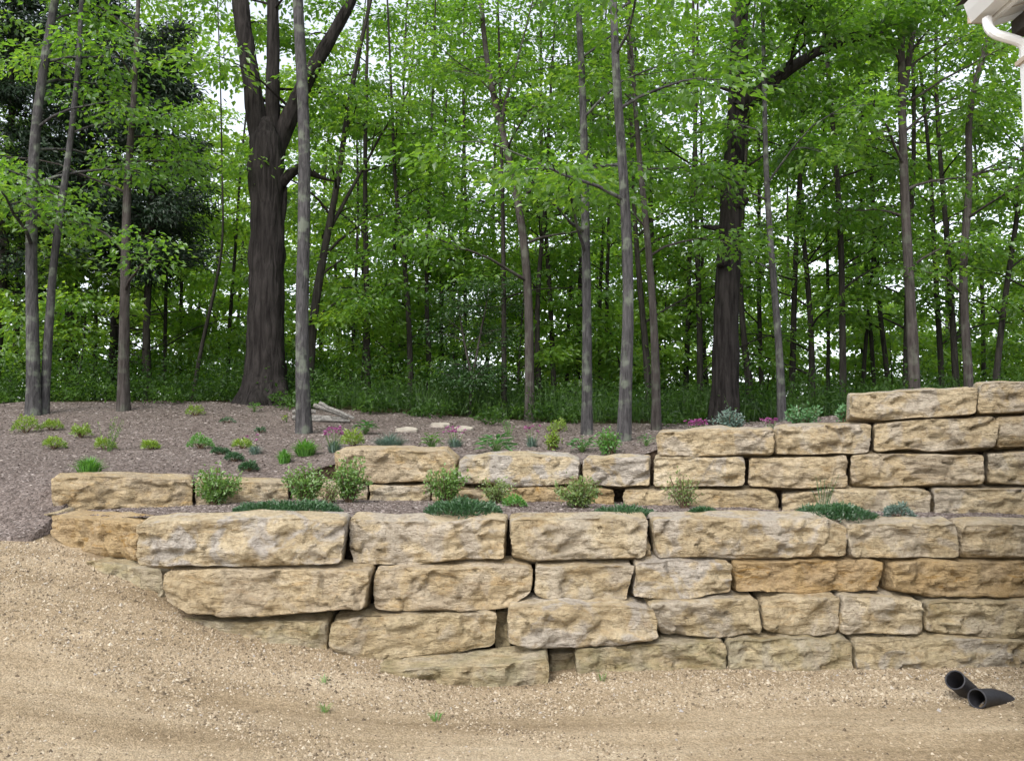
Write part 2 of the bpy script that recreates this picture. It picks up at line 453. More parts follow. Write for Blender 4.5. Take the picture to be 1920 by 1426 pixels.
def sheet(name, mat, X, Yf, Zf, skirt=None):
    """X (nu), Yf(x)->rows; a height sheet with an optional earth face dropped along its first row"""
    Yr = np.stack([Yf(x) for x in X])
    Xr = np.repeat(X[:, None], Yr.shape[1], 1)
    Zr = Zf(Xr, Yr)
    if skirt is not None:
        Xr = np.concatenate([Xr[:, :1], Xr], 1); Yr = np.concatenate([Yr[:, :1] + .002, Yr], 1)
        Zr = np.concatenate([np.full((len(X), 1), skirt), Zr], 1)
    nu, nv = Xr.shape
    i = np.arange(nu - 1)[:, None] * nv; j = np.arange(nv - 1)[None]
    F = np.stack([i + j, i + nv + j, i + nv + j + 1, i + j + 1], -1).reshape(-1, 4)
    mb = MB(); mb.add(np.stack([Xr, Yr, Zr], -1).reshape(-1, 3), F)
    return mb.build(name, mat, smooth=True)

def spaced(a, b, n, p=1.0): return a + (b - a) * np.linspace(0, 1, n) ** p
gx = np.unique(np.concatenate([np.linspace(-150, -12, 24), np.linspace(-12, -5, 50), np.linspace(-5, 5, 180), np.linspace(5, 9, 40), np.linspace(9, 150, 24)]))
def grav_rows(x):
    end = (lw(x) + .42) if x > -4.12 else yb(np.array(x)) + .25
    return np.concatenate([np.linspace(-150, 0, 16)[:-1], np.linspace(0, 3.6, 12)[:-1], np.linspace(3.6, end, 80)])
tag(sheet('gravel_yard', M['gravel'], gx, grav_rows, gravel_z), 'tan crushed gravel yard sloping up to the left end of the wall', 'ground', kind='structure')
tx = np.linspace(-4.2, 8.5, 260)
tag(sheet('terrace_bed', M['mulch'], tx, lambda x: np.linspace(lw(x) + .30, uw(x) + .44, 40), terr_z), 'narrow mulched terrace between the two stone tiers', 'planting bed', kind='structure')
hx = np.unique(np.concatenate([np.linspace(-60, -12, 20), np.linspace(-12, -4.13, 80), np.linspace(-4.11, 8.5, 210), np.linspace(8.6, 60, 24)]))
def hill_rows(x):
    s = uw(x) + .42 if x > -4.12 else yb(np.array(x)) - .12
    return s + (ye(np.array(min(max(x, -12), 10))) - s) * np.linspace(0, 1, 80) ** 1.3
tag(sheet('mulch_bed', M['mulch'], hx, hill_rows, lambda x, y: hill_z(x, y) - np.where(x < -4.12, .35 * np.clip((yb(x) - y) / .12, 0, 1), 0)), 'brown bark mulch bed rising behind the stone tiers to the wood', 'planting bed', kind='structure')
bm_ = MB(); bk = np.linspace(-4.11, 8.5, 120)
for off, wf, zf, lo in ((.43, lw, terr_z, -.3), (.45, uw, hill_z, .8)):
    yk = wf(bk) + off; zt_ = zf(bk, yk + .03) + .0
    V_ = np.concatenate([np.stack([bk, yk, np.full(120, lo)], 1), np.stack([bk, yk, zt_ - .004], 1), np.stack([bk, yk + .25, zt_ - .02], 1)]); q_ = np.arange(119)
    bm_.add(V_, np.concatenate([np.stack([q_ + m_ * 120, q_ + 1 + m_ * 120, q_ + 121 + m_ * 120, q_ + 120 + m_ * 120], 1) for m_ in (0, 1)]))
tag(bm_.build('earth_bank', M['earth']), 'dark soil bank behind the stone tiers', 'ground', kind='structure')
fx = np.unique(np.concatenate([np.linspace(-250, -20, 16), np.linspace(-20, 20, 80), np.linspace(20, 250, 16)]))
tag(sheet('forest_floor', M['floor'], fx, lambda x: np.concatenate([spaced(ye(np.array(min(max(x, -12), 10))) - .3, 34, 40), np.linspace(35, 90, 20), np.array([120., 200., 400.])]),
          lambda x, y: hill_z(x, y) - .012 + .03 * n2(x, y, 1.7, 8)), 'shaded leaf-littered floor of the wood behind the mulch bed', 'ground', kind='structure')

# ------------------------------------------------------------------ the dry-stacked stone tiers
def box_lattice(nx, ny, nz):
    idx, pts, faces = {}, [], []
    def vid(i, j, k):
        key = (i, j, k)
        if key not in idx:
            idx[key] = len(pts); pts.append(key)
        return idx[key]
    for j in (0, ny):
        for i in range(nx):
            for k in range(nz):
                q = [vid(i, j, k), vid(i + 1, j, k), vid(i + 1, j, k + 1), vid(i, j, k + 1)]
                faces.append(q if j == 0 else q[::-1])
    for k in (0, nz):
        for i in range(nx):
            for j in range(ny):
                q = [vid(i, j, k), vid(i, j + 1, k), vid(i + 1, j + 1, k), vid(i + 1, j, k)]
                faces.append(q if k == 0 else q[::-1])
    for i in (0, nx):
        for j in range(ny):
            for k in range(nz):
                q = [vid(i, j, k), vid(i, j, k + 1), vid(i, j + 1, k + 1), vid(i, j + 1, k)]
                faces.append(q if i == 0 else q[::-1])
    return np.array(pts, float) / np.array([nx, ny, nz]), np.array(faces)

def edge_space(t, p=.62):
    s = 2 * t - 1
    return .5 + .5 * np.sign(s) * np.abs(s) ** p

def stone(parent, top, bot, Yl, Yr, col, seed, depth=.5, rough=1.0, rnd=.034, contact=.045, ends=(1, 1)):
    rng = np.random.default_rng(seed)
    top = np.array(top, float); bot = np.array(bot, float)
    x0 = .5 * (top[0, 0] + bot[0, 0]); x1 = .5 * (top[-1, 0] + bot[-1, 0])
    def Yp(px): return Yl + (Yr - Yl) * np.clip((px - x0) / (x1 - x0), -.05, 1.05)
    W = np.array([at(a, b, Yp(a)) for a, b in top]); B = np.array([at(a, b, Yp(a)) for a, b in bot])
    length = np.linalg.norm(W[-1, :2] - W[0, :2]); height = float(np.mean([np.interp(.5, [0, 1], [W[0, 2] - B[0, 2], W[-1, 2] - B[-1, 2]]), W[:, 2].mean() - B[:, 2].mean()]))
    nx = int(np.clip(length / .0185, 16, 90)); nz = int(np.clip(height / .0145, 10, 24)); ny = 9
    U, F = box_lattice(nx, ny, nz)
    u = edge_space(U[:, 0], .8); w = U[:, 1] ** 1.7; v = edge_space(U[:, 2], .8)
    half = np.array([length / 2, depth / 2, height / 2])
    p = (np.stack([u, w, v], 1) * 2 - 1) * half
    r = min(rnd * rng.uniform(.7, 1.3), height * .3)
    inner = np.clip(p, -half + r, half - r)
    d = p - inner; ln = np.linalg.norm(d, axis=1, keepdims=True)
    p = np.where(ln > 1e-6, inner + d / np.maximum(ln, 1e-6) * np.minimum(ln, r), p)
    nrm = norm(np.where(ln > 1e-6, d, p / half))
    # split faces: planes and conchoidal scoops struck off the front and the arrises
    fr = np.clip((.42 - w) / .38, 0, 1)
    # the split face swells and sinks, and is undercut along its lower arris
    o = rng.uniform(0, 90, 3)
    p[:, 1] += fr * (.022 * fbm(np.stack([p[:, 0] * 2.1, p[:, 0] * 0, p[:, 2] * 3.0], 1) + o, 2, seed + 1) + .02)
    under = rng.uniform(.02, .075) * (.6 + .6 * vnoise(np.stack([p[:, 0] * 2.6, p[:, 0] * 0, p[:, 0] * 0], 1) + o, seed + 2))
    p[:, 1] += fr * np.clip(under, 0, .09) * np.clip((-p[:, 2] / half[2] - .15) / .85, 0, 1) ** 1.5
    for _ in range(rng.integers(6, 11)):
        a0 = np.array([rng.uniform(-1, 1) * half[0], rng.uniform(-1, 1) * half[2]]); sx, sz = rng.normal(0, .2), rng.normal(0, .5)
        py = -half[1] + rng.uniform(.01, .035) + sx * (p[:, 0] - a0[0]) + sz * (p[:, 2] - a0[1])
        py = np.minimum(py, -half[1] + rng.uniform(.05, .085))
        p[:, 1] = np.where(py > p[:, 1], p[:, 1] + (py - p[:, 1]) * .95, p[:, 1])
    for _ in range(rng.integers(9, 16)):
        R = rng.uniform(.07, .26)
        edge = rng.uniform() < .55
        c = np.array([rng.uniform(-1, 1) * half[0], -half[1] + .02 - R + rng.uniform(.02, .05), (np.sign(rng.normal() - .2) * rng.uniform(.75, 1.15) if edge else rng.uniform(-.7, .7)) * half[2]])
        q = p - c; ql = np.linalg.norm(q * np.array([.75, 1, 1.25]), axis=1)
        p = np.where((ql < R)[:, None], c + q / np.maximum(ql, 1e-5)[:, None] * (R * .85 + ql * .15)[:, None], p)
    # small broken facets
    k = int(np.clip(length * height / .011, 8, 60)); cs = np.stack([rng.uniform(-1, 1, k) * half[0], rng.uniform(-1, 1, k) * half[2]], 1)
    jit = .03 * np.stack([vnoise(p * 12 + o, seed + 11), vnoise(p * 12 + o + 40, seed + 12)], 1)
    dd = (((p[:, None, [0, 2]] + jit[:, None] - cs[None]) * np.array([.7, 1.3])) ** 2).sum(-1); kk = dd.argmin(1)
    po = rng.normal(0, .011, k); ps = rng.normal(0, .2, (k, 2))
    p[:, 1] += fr * rough * np.clip(po[kk] + ((p[:, [0, 2]] - cs[kk]) * ps[kk]).sum(1), -.02, .03)
    for sx in (-1, 1):                                                       # broken ends
        if rng.uniform() < .6 and ends[(sx + 1) // 2]:
            n = norm(np.array([sx * 1.0, -rng.uniform(.4, 1.3), rng.normal(0, .25)]))
            sup = np.abs(n * half).sum(); e = p @ n - (sup - rng.uniform(.02, .065))
            p = p - np.where(e > 0, e, 0)[:, None] * n
    amp = rough * np.clip((1.1 - w), .35, 1)
    tops = np.where(np.abs(nrm[:, 2]) > .8, .45, 1.0)
    rid = 1 - np.abs(fbm(p * 7 + o, 2, seed))
    p = p + nrm * (amp * tops * (.012 * fbm(p * 3.6 + o, 2, seed + 3) + .009 * (rid - .6) + .007 * fbm(p * 15 + o, 2, seed + 5) + .0045 * fbm(p * 42 + o, 2, seed + 7)))[:, None]
    p[:, 1] -= amp * .011 * fbm(np.stack([p[:, 0] * 2.2, p[:, 1] * 0, p[:, 2] * 17], 1) + o, 2, seed + 9) * (np.abs(nrm[:, 1]) > .3)
    # bed joints close up behind the face so that the courses bear on each other
    zz = p[:, 2] + np.sign(p[:, 2]) * contact * np.clip((p[:, 1] + half[1] * .45) / half[1], 0, 1) * (np.abs(p[:, 2]) > half[2] * .5)
    su = np.clip(p[:, 0] / length * .985 + .5, -.05, 1.05); sv = zz / height + .5
    def along(L):
        s = (L[:, 0] - L[0, 0]) / (L[-1, 0] - L[0, 0])
        return np.stack([np.interp(su, s, L[:, k]) + (np.where(su < 0, su, np.where(su > 1, su - 1, 0)) * (L[-1, k] - L[0, k])) for k in range(3)], 1)
    T, Bm = along(W), along(B)
    T[:, 2] += .014 * fbm(np.stack([su * length * 4, su * 0, su * 0], 1) + o, 2, seed + 20) - .007
    Bm[:, 2] += .014 * fbm(np.stack([su * length * 4, su * 0, su * 0 + 9], 1) + o, 2, seed + 21) + .013
    Q = Bm + (T - Bm) * sv[:, None]
    back = p[:, 1] + half[1]
    tang = norm(W[-1] - W[0]); nb = np.array([-tang[1], tang[0], 0]); nb = norm(nb)
    if nb[1] < 0: nb = -nb
    Q = Q + nb * back[:, None]
    org = np.array([Q[:, 0].mean(), Q[:, 1].mean(), Q[:, 2].min()])
    mb = MB(); mb.add(Q - org, F)
    ob = mb.build('stone', M['stone'], None, smooth=True)
    ob.location = org; ob.parent = parent
    ob.color = (*col, 1)
    return ob

lower = thing('retaining_wall', (0, 0, 0), 'lower tier of rough tan limestone blocks rising from the gravel yard', 'stone wall')
upper = thing('retaining_wall', (0, 0, 0), 'upper tier of rough limestone blocks stepping up behind the planted terrace', 'stone wall')
OC = (.12, .1, .0); GY = (.02, .55, .0); BF = (.05, .25, .05); YO = (.85, .0, .05); MO = (.08, .2, .55); ML = (.1, .2, .3); PY = (.38, .1, .05)
YA, YBc, YC, YD = 6.76, 6.68, 6.61, 6.52
S_LOW = [
 # top course
 ([(80, 966), (150, 969), (241, 980)], [(84, 1012), (112, 1040), (180, 1051), (241, 1056)], 7.75, 7.08, (.75, .0, .1)),
 ([(247, 981), (330, 974), (480, 972), (652, 974)], [(249, 1066), (400, 1066), (640, 1062)], 6.56, 6.66, (.02, .6, 0)),
 ([(648, 973), (800, 976), (951, 974)], [(655, 1062), (745, 1064), (850, 1056), (946, 1048)], 6.80, 6.74, (.12, .35, 0)),
 ([(953, 974), (1100, 972), (1219, 972)], [(957, 1046), (1000, 1059), (1100, 1052), (1214, 1049)], YA, YA, BF),
 ([(1223, 973), (1400, 971), (1560, 972), (1598, 990)], [(1232, 1050), (1400, 1051), (1597, 1049)], YA, YA, (.08, .45, 0)),
 ([(1590, 979), (1700, 981), (1806, 980)], [(1600, 1048), (1700, 1051), (1808, 1049)], YA, YA - .02, BF),
 ([(1810, 980), (1940, 980), (2075, 983)], [(1812, 1050), (1940, 1051), (2075, 1052)], YA - .02, YA - .05, (.18, .1, 0)),
 ([(2079, 983), (2180, 984), (2300, 984)], [(2079, 1052), (2180, 1053), (2300, 1054)], YA - .05, YA - .08, BF),
 # second course
 ([(150, 1052), (220, 1061), (284, 1067)], [(150, 1110), (220, 1135), (290, 1150)], 7.2, 6.86, MO),
 ([(300, 1072), (400, 1069), (600, 1069), (694, 1070)], [(300, 1128), (345, 1154), (410, 1164), (540, 1160), (682, 1147)], 6.55, 6.56, (.18, .1, 0)),
 ([(694, 1069), (850, 1062), (960, 1059), (1001, 1064)], [(698, 1147), (870, 1151), (960, 1142), (998, 1120)], 6.66, 6.66, (.22, .15, 0)),
 ([(1004, 1062), (1100, 1059), (1192, 1058)], [(1004, 1122), (1060, 1133), (1182, 1131)], YBc, YBc, BF),
 ([(1196, 1057), (1300, 1053), (1379, 1055)], [(1188, 1126), (1290, 1127), (1378, 1114)], YBc, YBc, GY),
 ([(1382, 1055), (1500, 1053), (1620, 1050), (1668, 1056)], [(1384, 1115), (1500, 1119), (1660, 1115)], YBc + .03, YBc + .03, YO),
 ([(1677, 1054), (1800, 1052), (1990, 1052)], [(1679, 1110), (1760, 1124), (1990, 1126)], YBc, YBc, (.7, .0, .05)),
 ([(1995, 1053), (2150, 1053), (2290, 1054)], [(1995, 1124), (2150, 1126), (2290, 1126)], YBc - .03, YBc - .05, BF),
 # third course
 ([(330, 1163), (450, 1166), (560, 1165), (611, 1163)], [(330, 1215), (450, 1240), (610, 1262)], 6.62, 6.6, MO),
 ([(615, 1166), (700, 1159), (850, 1153), (934, 1148)], [(615, 1222), (690, 1252), (760, 1242), (930, 1220)], 6.56, 6.62, (.15, .2, .2)),
 ([(952, 1142), (1020, 1137), (1150, 1136), (1238, 1146)], [(952, 1214), (1000, 1221), (1090, 1223), (1241, 1206)], 6.5, 6.53, (.08, .5, .05)),
 ([(1215, 1130), (1320, 1125), (1430, 1122)], [(1240, 1200), (1320, 1201), (1433, 1194)], YC, YC, (.1, .35, .15)),
 ([(1436, 1127), (1500, 1119), (1583, 1118)], [(1436, 1190), (1500, 1195), (1583, 1197)], YC, YC, BF),
 ([(1586, 1118), (1660, 1121), (1741, 1128)], [(1586, 1197), (1660, 1197), (1740, 1195)], YC, YC, BF),
 ([(1744, 1131), (1850, 1128), (2020, 1128)], [(1744, 1193), (1800, 1202), (1880, 1206), (2020, 1206)], YC, YC - .02, ML),
 ([(2025, 1128), (2150, 1128), (2290, 1130)], [(2025, 1205), (2150, 1206), (2290, 1206)], YC - .02, YC - .05, BF),
 # bottom course
 ([(700, 1262), (800, 1255), (930, 1248), (1034, 1238)], [(700, 1312), (850, 1318), (1034, 1314)], 6.33, 6.36, MO),
 ([(1078, 1216), (1200, 1208), (1366, 1206)], [(1080, 1282), (1200, 1278), (1366, 1270)], YD + .03, YD, (.05, .2, .6)),
 ([(1371, 1204), (1480, 1201), (1607, 1202)], [(1371, 1270), (1480, 1270), (1608, 1268)], YD, YD, (.05, .3, .45)),
 ([(1611, 1203), (1750, 1200), (1960, 1204)], [(1611, 1268), (1750, 1268), (1960, 1268)], YD, YD, (.05, .5, .25)),
 ([(1965, 1204), (2100, 1204), (2290, 1206)], [(1965, 1268), (2100, 1268), (2290, 1268)], YD, YD - .03, MO),
]
for i, (t, b, yl, yr, c) in enumerate(S_LOW):
    stone(lower, t, b, yl, yr, c, 100 + i, ends=(i != 1, 1), depth=.36 if i < 8 else .5)
# small wedge of stone closing a joint of the top course
stone(lower, [(1212, 1018), (1222, 1020)], [(1212, 1052), (1223, 1052)], YA + .1, YA + .1, PY, 90, depth=.25, rnd=.015, rough=.5)

S_UP = [
 ([(93, 894), (200, 891), (362, 898)], [(95, 962), (200, 962), (362, 958)], 8.17, 8.58, PY),
 ([(364, 900), (450, 902), (541, 905)], [(364, 958), (450, 958), (541, 956)], 8.6, 8.83, (.25, .1, .1)),
 ([(545, 907), (620, 908), (690, 909)], [(545, 955), (620, 955), (690, 955)], 8.86, 8.95, BF),
 ([(692, 909), (740, 910), (806, 909)], [(692, 954), (740, 954), (806, 954)], 8.97, 8.96, BF),
 ([(808, 913), (880, 914), (936, 914)], [(808, 954), (880, 954), (936, 954)], 8.95, 8.93, PY),
 ([(938, 914), (1040, 913), (1152, 916)], [(938, 954), (1040, 955), (1152, 956)], 8.96, 8.86, (.75, 0, .1)),
 ([(1165, 919), (1300, 917), (1440, 921), (1463, 930)], [(1165, 958), (1300, 962), (1463, 968)], 8.74, 8.42, (.25, .1, .15)),
 ([(1465, 928), (1560, 920), (1751, 917)], [(1465, 968), (1560, 970), (1751, 974)], 8.42, 8.08, (.15, .25, .1)),
 ([(1754, 916), (1850, 915), (2010, 914)], [(1754, 974), (1850, 977), (2010, 979)], 8.07, 7.78, (.1, .3, .05)),
 ([(2014, 914), (2150, 914), (2280, 914)], [(2014, 979), (2150, 982), (2280, 984)], 7.78, 7.5, BF),
 # second course
 ([(623, 843), (720, 841), (830, 844), (856, 862)], [(626, 900), (720, 907), (852, 904)], 9.04, 8.98, PY),
 ([(858, 856), (960, 854), (1062, 854), (1089, 864)], [(858, 906), (960, 913), (1088, 913)], 9.0, 8.9, (.03, .6, .0)),
 ([(1091, 858), (1160, 857), (1220, 858)], [(1092, 910), (1160, 916), (1219, 914)], 8.9, 8.78, (.1, .55, 0)),
 ([(1223, 857), (1300, 855), (1399, 857)], [(1224, 914), (1300, 915), (1398, 916)], 8.76, 8.58, (.05, .4, 0)),
 ([(1403, 858), (1500, 854), (1590, 853)], [(1404, 914), (1470, 918), (1591, 916)], 8.58, 8.36, (.2, .1, 0)),
 ([(1594, 853), (1700, 849), (1851, 850)], [(1594, 913), (1700, 914), (1848, 911)], 8.36, 8.02, (.2, .15, 0)),
 ([(1856, 848), (1930, 846), (2100, 846)], [(1856, 911), (1930, 912), (2100, 910)], 8.02, 7.7, BF),
 ([(2104, 846), (2200, 846), (2290, 846)], [(2104, 910), (2200, 910), (2290, 910)], 7.7, 7.45, BF),
 # third course
 ([(1226, 809), (1300, 804), (1454, 803)], [(1230, 857), (1300, 859), (1452, 854)], 8.82, 8.52, (.12, .3, 0)),
 ([(1454, 800), (1550, 795), (1637, 793)], [(1450, 853), (1550, 853), (1634, 848)], 8.52, 8.32, (.12, .35, 0)),
 ([(1640, 792), (1750, 784), (1862, 778), (1878, 784)], [(1638, 848), (1750, 847), (1874, 840)], 8.32, 8.0, (.15, .25, 0)),
 ([(1876, 781), (1960, 777), (2080, 772)], [(1873, 840), (1960, 838), (2080, 836)], 8.02, 7.78, (.2, .2, 0)),
 ([(2084, 772), (2180, 769), (2290, 766)], [(2084, 835), (2180, 834), (2290, 832)], 7.78, 7.5, BF),
 # top course
 ([(1594, 737), (1700, 730), (1836, 724)], [(1592, 784), (1660, 790), (1834, 777)], 8.45, 8.14, (.12, .35, 0)),
 ([(1842, 717), (1930, 715), (2060, 713)], [(1836, 776), (1930, 775), (2060, 768)], 8.14, 7.86, (.18, .3, 0)),
 ([(2064, 713), (2180, 710), (2290, 706)], [(2064, 768), (2180, 765), (2290, 762)], 7.86, 7.6, BF),
]
# blocks set deeper, glimpsed in the open joints of the lower courses
stone(lower, [(1030, 1222), (1090, 1222)], [(1030, 1292), (1090, 1290)], 6.72, 6.72, MO, 92, depth=.3)
stone(lower, [(930, 1150), (958, 1150)], [(930, 1236), (958, 1236)], 6.82, 6.82, MO, 93, depth=.25)
for i, (t, b, yl, yr, c) in enumerate(S_UP):
    stone(upper, t, b, yl, yr, c, 300 + i, depth=.55)
# a second block behind the left end of the lower tier, only its worn end showing
stone(lower, [(70, 960), (95, 958)], [(72, 985), (95, 990)], 8.05, 8.0, (.1, .3, .3), 91, depth=.3, rnd=.04)

# ------------------------------------------------------------------ loose gravel and mulch chips
def chips(name, mat, x, y, zf, size, elong, label, cat, seed, flat=.5):
    rng = np.random.default_rng(seed); n = len(x)
    z = zf(x, y)
    a = rng.uniform(0, 2 * np.pi, n); L = size * rng.uniform(.6, 1.5, n); W = L / elong * rng.uniform(.7, 1.3, n); H = np.minimum(L, W) * flat * rng.uniform(.6, 1.4, n)
    ux = np.stack([np.cos(a), np.sin(a), rng.normal(0, .12 + .06 * elong / 3, n)], 1); uy = np.stack([-np.sin(a), np.cos(a), rng.normal(0, .15, n)], 1)
    c = np.stack([x, y, z + H * .12], 1)
    j = lambda: rng.uniform(.65, 1.2, n)[:, None]
    v = np.stack([c - ux * L[:, None] * .5 * j() - uy * W[:, None] * .35 * j(), c + ux * L[:, None] * .5 * j() - uy * W[:, None] * .5 * j(),
                  c + ux * L[:, None] * .45 * j() + uy * W[:, None] * .45 * j(), c - ux * L[:, None] * .4 * j() + uy * W[:, None] * .5 * j(),
                  c + ux * (L * rng.uniform(-.25, .25, n))[:, None] + np.array([0, 0, 1]) * H[:, None]], 1)
    v[:, :4, 2] -= H[:, None] * .25
    k = np.arange(n)[:, None] * 5
    f = np.concatenate([k + np.array([[0, 1, 4]]), k + np.array([[1, 2, 4]]), k + np.array([[2, 3, 4]]), k + np.array([[3, 0, 4]])])
    mb = MB(); mb.add(v.reshape(-1, 3), f, np.repeat(rng.beta(1.15, 1.3, n), 5))
    return tag(mb.build(name, mat), label, cat, kind='stuff')

n = 150000
x = RNG.uniform(-6.5, 5.2, n); y = 3.9 + 4.1 * RNG.uniform(0, 1, n) ** 1.15
xr_, yr_ = x * .89 - y * .45, x * .45 + y * .89
dens = .42 + 1.0 * n2(xr_ * .3, yr_ * 2.0, 1.0, 41)
dens = np.where(np.abs(y - lw(x) + .45) < .45, 1.3, dens)
keep = (RNG.uniform(0, 1, n) < np.clip(dens, .1, 1)) & np.where(x > -4.12, y < lw(x) + .1, y < yb(x))
x, y = x[keep], y[keep]
chips('gravel_chips', M['gravel_chip'], x, y, gravel_z,   .0125 + .014 * (RNG.uniform(0, 1, len(x)) ** 7), 1.4, 'loose angular tan limestone chips strewn over the yard', 'gravel', 5, .5)
n = 82000
x = RNG.uniform(-11, 9, n); y = 7.6 + 9.8 * RNG.uniform(0, 1, n) ** 1.7
keep = np.where(x > -4.12, y > uw(x) + .4, y > yb(x)) & (y < ye(x)) & (np.abs(x) < y * .72)
x, y = x[keep], y[keep]
chips('mulch_chips', M['mulch_chip'], x, y, hill_z, .036 + .002 * (y - 8), 3.6, 'shredded brown wood chips covering the upper bed', 'mulch', 6, .4)
n = 26000
x = RNG.uniform(-4.1, 6, n); y = lw(x) + .29 + (uw(x) - lw(x)) * RNG.uniform(0, 1, n)
chips('mulch_chips', M['mulch_chip'], x, y, terr_z, .032, 3.4, 'shredded brown wood chips covering the narrow terrace', 'mulch', 7, .4)

# ------------------------------------------------------------------ trees
def spray_leaves(mb, C, A, n, R, L, rng, tint, droop=.35):
    """flat drooping sprays of leaves: centres C, outward directions A"""
    k = len(C)
    if not k: return
    C = np.repeat(C, n, 0); A = np.repeat(A, n, 0); m = len(C)
    ang = rng.uniform(0, 2 * np.pi, m); r = R * np.sqrt(rng.uniform(0, 1, m)) * rng.uniform(.7, 1.25, m)
    off = np.stack([np.cos(ang) * r, np.sin(ang) * r, rng.normal(0, .07, m) - droop * r * r / R], 1)
    P = C + off
    D = norm(off * np.array([1, 1, .3]) + A * .35 * R) + np.stack([rng.normal(0, .4, m), rng.normal(0, .4, m), rng.normal(-.35, .35, m)], 1)
    N = np.stack([rng.normal(0, .45, m), rng.normal(0, .45, m), np.ones(m)], 1)
    ln = L * rng.uniform(.65, 1.25, m)
    t = np.repeat(np.broadcast_to(tint, (k,)), n) + rng.normal(0, .13, m)
    leaves(mb, P, D, N, ln, ln * rng.uniform(.5, .75, m), np.clip(t, 0, 1))

def ridged(P, R, seg, rng, ridge, flare):
    """trunk surface with vertical furrows and a flared foot"""
    V, F = tube_arrays(P, R, seg)
    n = len(P); V = V.reshape(n, seg, 3)
    ang = np.arange(seg) / seg * 2 * np.pi
    z = P[:, 2] - P[0, 2]
    if flare:
        lobes = 1 + flare * np.exp(-z / .45)[:, None] * (1 + .45 * np.sin(ang * 5 + rng.uniform(0, 6)))[None]
        V = P[:, None] + (V - P[:, None]) * lobes[..., None]
    if ridge:
        q = np.stack([np.cos(ang)[None] * np.ones((n, 1)) * 3.4, np.sin(ang)[None] * np.ones((n, 1)) * 3.4, z[:, None] * 1.3 * np.ones((1, seg))], -1).reshape(-1, 3)
        d = (np.abs(fbm(q + rng.uniform(0, 50), 3, 3)).reshape(n, seg) - .3) * ridge
        V = P[:, None] + (V - P[:, None]) * (1 + d)[..., None]
    return V.reshape(-1, 3), F

def branch_path(p0, az, el0, el1, L, rng, n=6):
    P = [p0]; s = L / (n - 1)
    for i in range(1, n):
        t = i / (n - 1); el = el0 + (el1 - el0) * t
        az += rng.normal(0, .16)
        P.append(P[-1] + s * np.array([math.cos(az) * math.cos(el), math.sin(az) * math.cos(el), math.sin(el) + rng.normal(0, .06)]))
    return np.array(P)

def grow(tm, lm, stem, rad, z0, z1, nb, blen, rng, leafL=.12, nl=42, sR=.42, tint=.5, upper_z=None, twigs=4):
    """limbs, twigs and sprays of leaves along a stem"""
    Cs, As = [], []
    zs = stem[:, 2]
    for b in range(nb):
        zt = z0 + (z1 - z0) * (b + rng.uniform(0, 1)) / nb
        if upper_z and zt > upper_z and rng.uniform() < .8: continue
        i = int(np.clip(np.searchsorted(zs, zt), 1, len(zs) - 1))
        f = np.clip((zt - zs[i - 1]) / max(zs[i] - zs[i - 1], 1e-4), 0, 1)
        p0 = stem[i - 1] + (stem[i] - stem[i - 1]) * f
        az = rng.uniform(0, 2 * np.pi); frac = (zt - z0) / max(z1 - z0, .1)
        L = blen * rng.uniform(.55, 1.15) * (1 - .45 * frac)
        P = branch_path(p0, az, rng.uniform(.3, .95), rng.uniform(-.2, .3), L, rng)
        r0 = min(rad[i] * .45, .012 + L * .010)
        add_tube(tm, P, np.linspace(r0, .005, len(P)), 5, caps=False)
        Cs.append(P[-1]); As.append(norm(P[-1] - P[-2]))
        for k in range(twigs):
            j = rng.uniform(.3, .95) * (len(P) - 1); a = int(j); q = P[a] + (P[min(a + 1, len(P) - 1)] - P[a]) * (j - a)
            T = branch_path(q, az + rng.choice([-1, 1]) * rng.uniform(.5, 1.2), rng.uniform(0, .5), rng.uniform(-.3, .1), L * rng.uniform(.22, .42), rng, 4)
            add_tube(tm, T, np.linspace(r0 * .4, .003, 4), 3, caps=False)
            Cs.append(T[-1]); As.append(norm(T[-1] - T[-2]))
    if Cs:
        Cs, As = np.array(Cs), np.array(As)
        tt = tint + rng.normal(0, .14, len(Cs))
        spray_leaves(lm, Cs, As, nl, sR, leafL, rng, tt)

def tree(name, label, stems, bark, seed, leaf='leaf', z0=3.6, nb=16, blen=2.2, ztop=13.0, leafL=.12, nl=42, sR=.42, tint=.5, seg=10, ridge=0, flare=.25, group=None, extra=(), nring=None, twigs=4, hi=None, cat='tree', skipcrown=False):
    """stems: list of (points, radii) in metres; the first is the trunk and starts at the ground"""
    rng = np.random.default_rng(seed)
    base = np.array(stems[0][0][0], float)
    t = thing(name, base, label, cat, group)
    tm, lm = MB(), MB()
    for si, (P, R) in enumerate(stems):
        P = np.array(P, float); R = np.array(R, float)
        n = nring or 26
        d = np.concatenate([[0], np.cumsum(np.linalg.norm(np.diff(P, axis=0), axis=1))])
        Q = smooth_path(P, n)
        rr = np.interp(np.linspace(0, d[-1], n), d, R)
        if si == 0: Q[0, 2] -= .12
        V, F = ridged(Q, rr, seg, rng, ridge, flare if si == 0 else 0)
        tm.add(V, F)
        if not skipcrown:
            top = min(Q[-1, 2], ztop)
            lo = max(z0 if np.isscalar(z0) else z0[si], Q[0, 2] + .3)
            if top > lo: grow(tm, lm, Q, rr, lo, top, max(3, int(nb * (1 if si == 0 else .7))), blen, rng, leafL, nl, sR, tint, hi, twigs)
    for P, R in extra:
        Q = smooth_path(P, 10); add_tube(tm, Q, np.interp(np.linspace(0, 1, 10), np.linspace(0, 1, len(R)), R), 8)
    tm.build('trunk', M[bark], t, smooth=True, origin=base)
    if lm.n: lm.build('crown', M[leaf], t, origin=base)
    return t

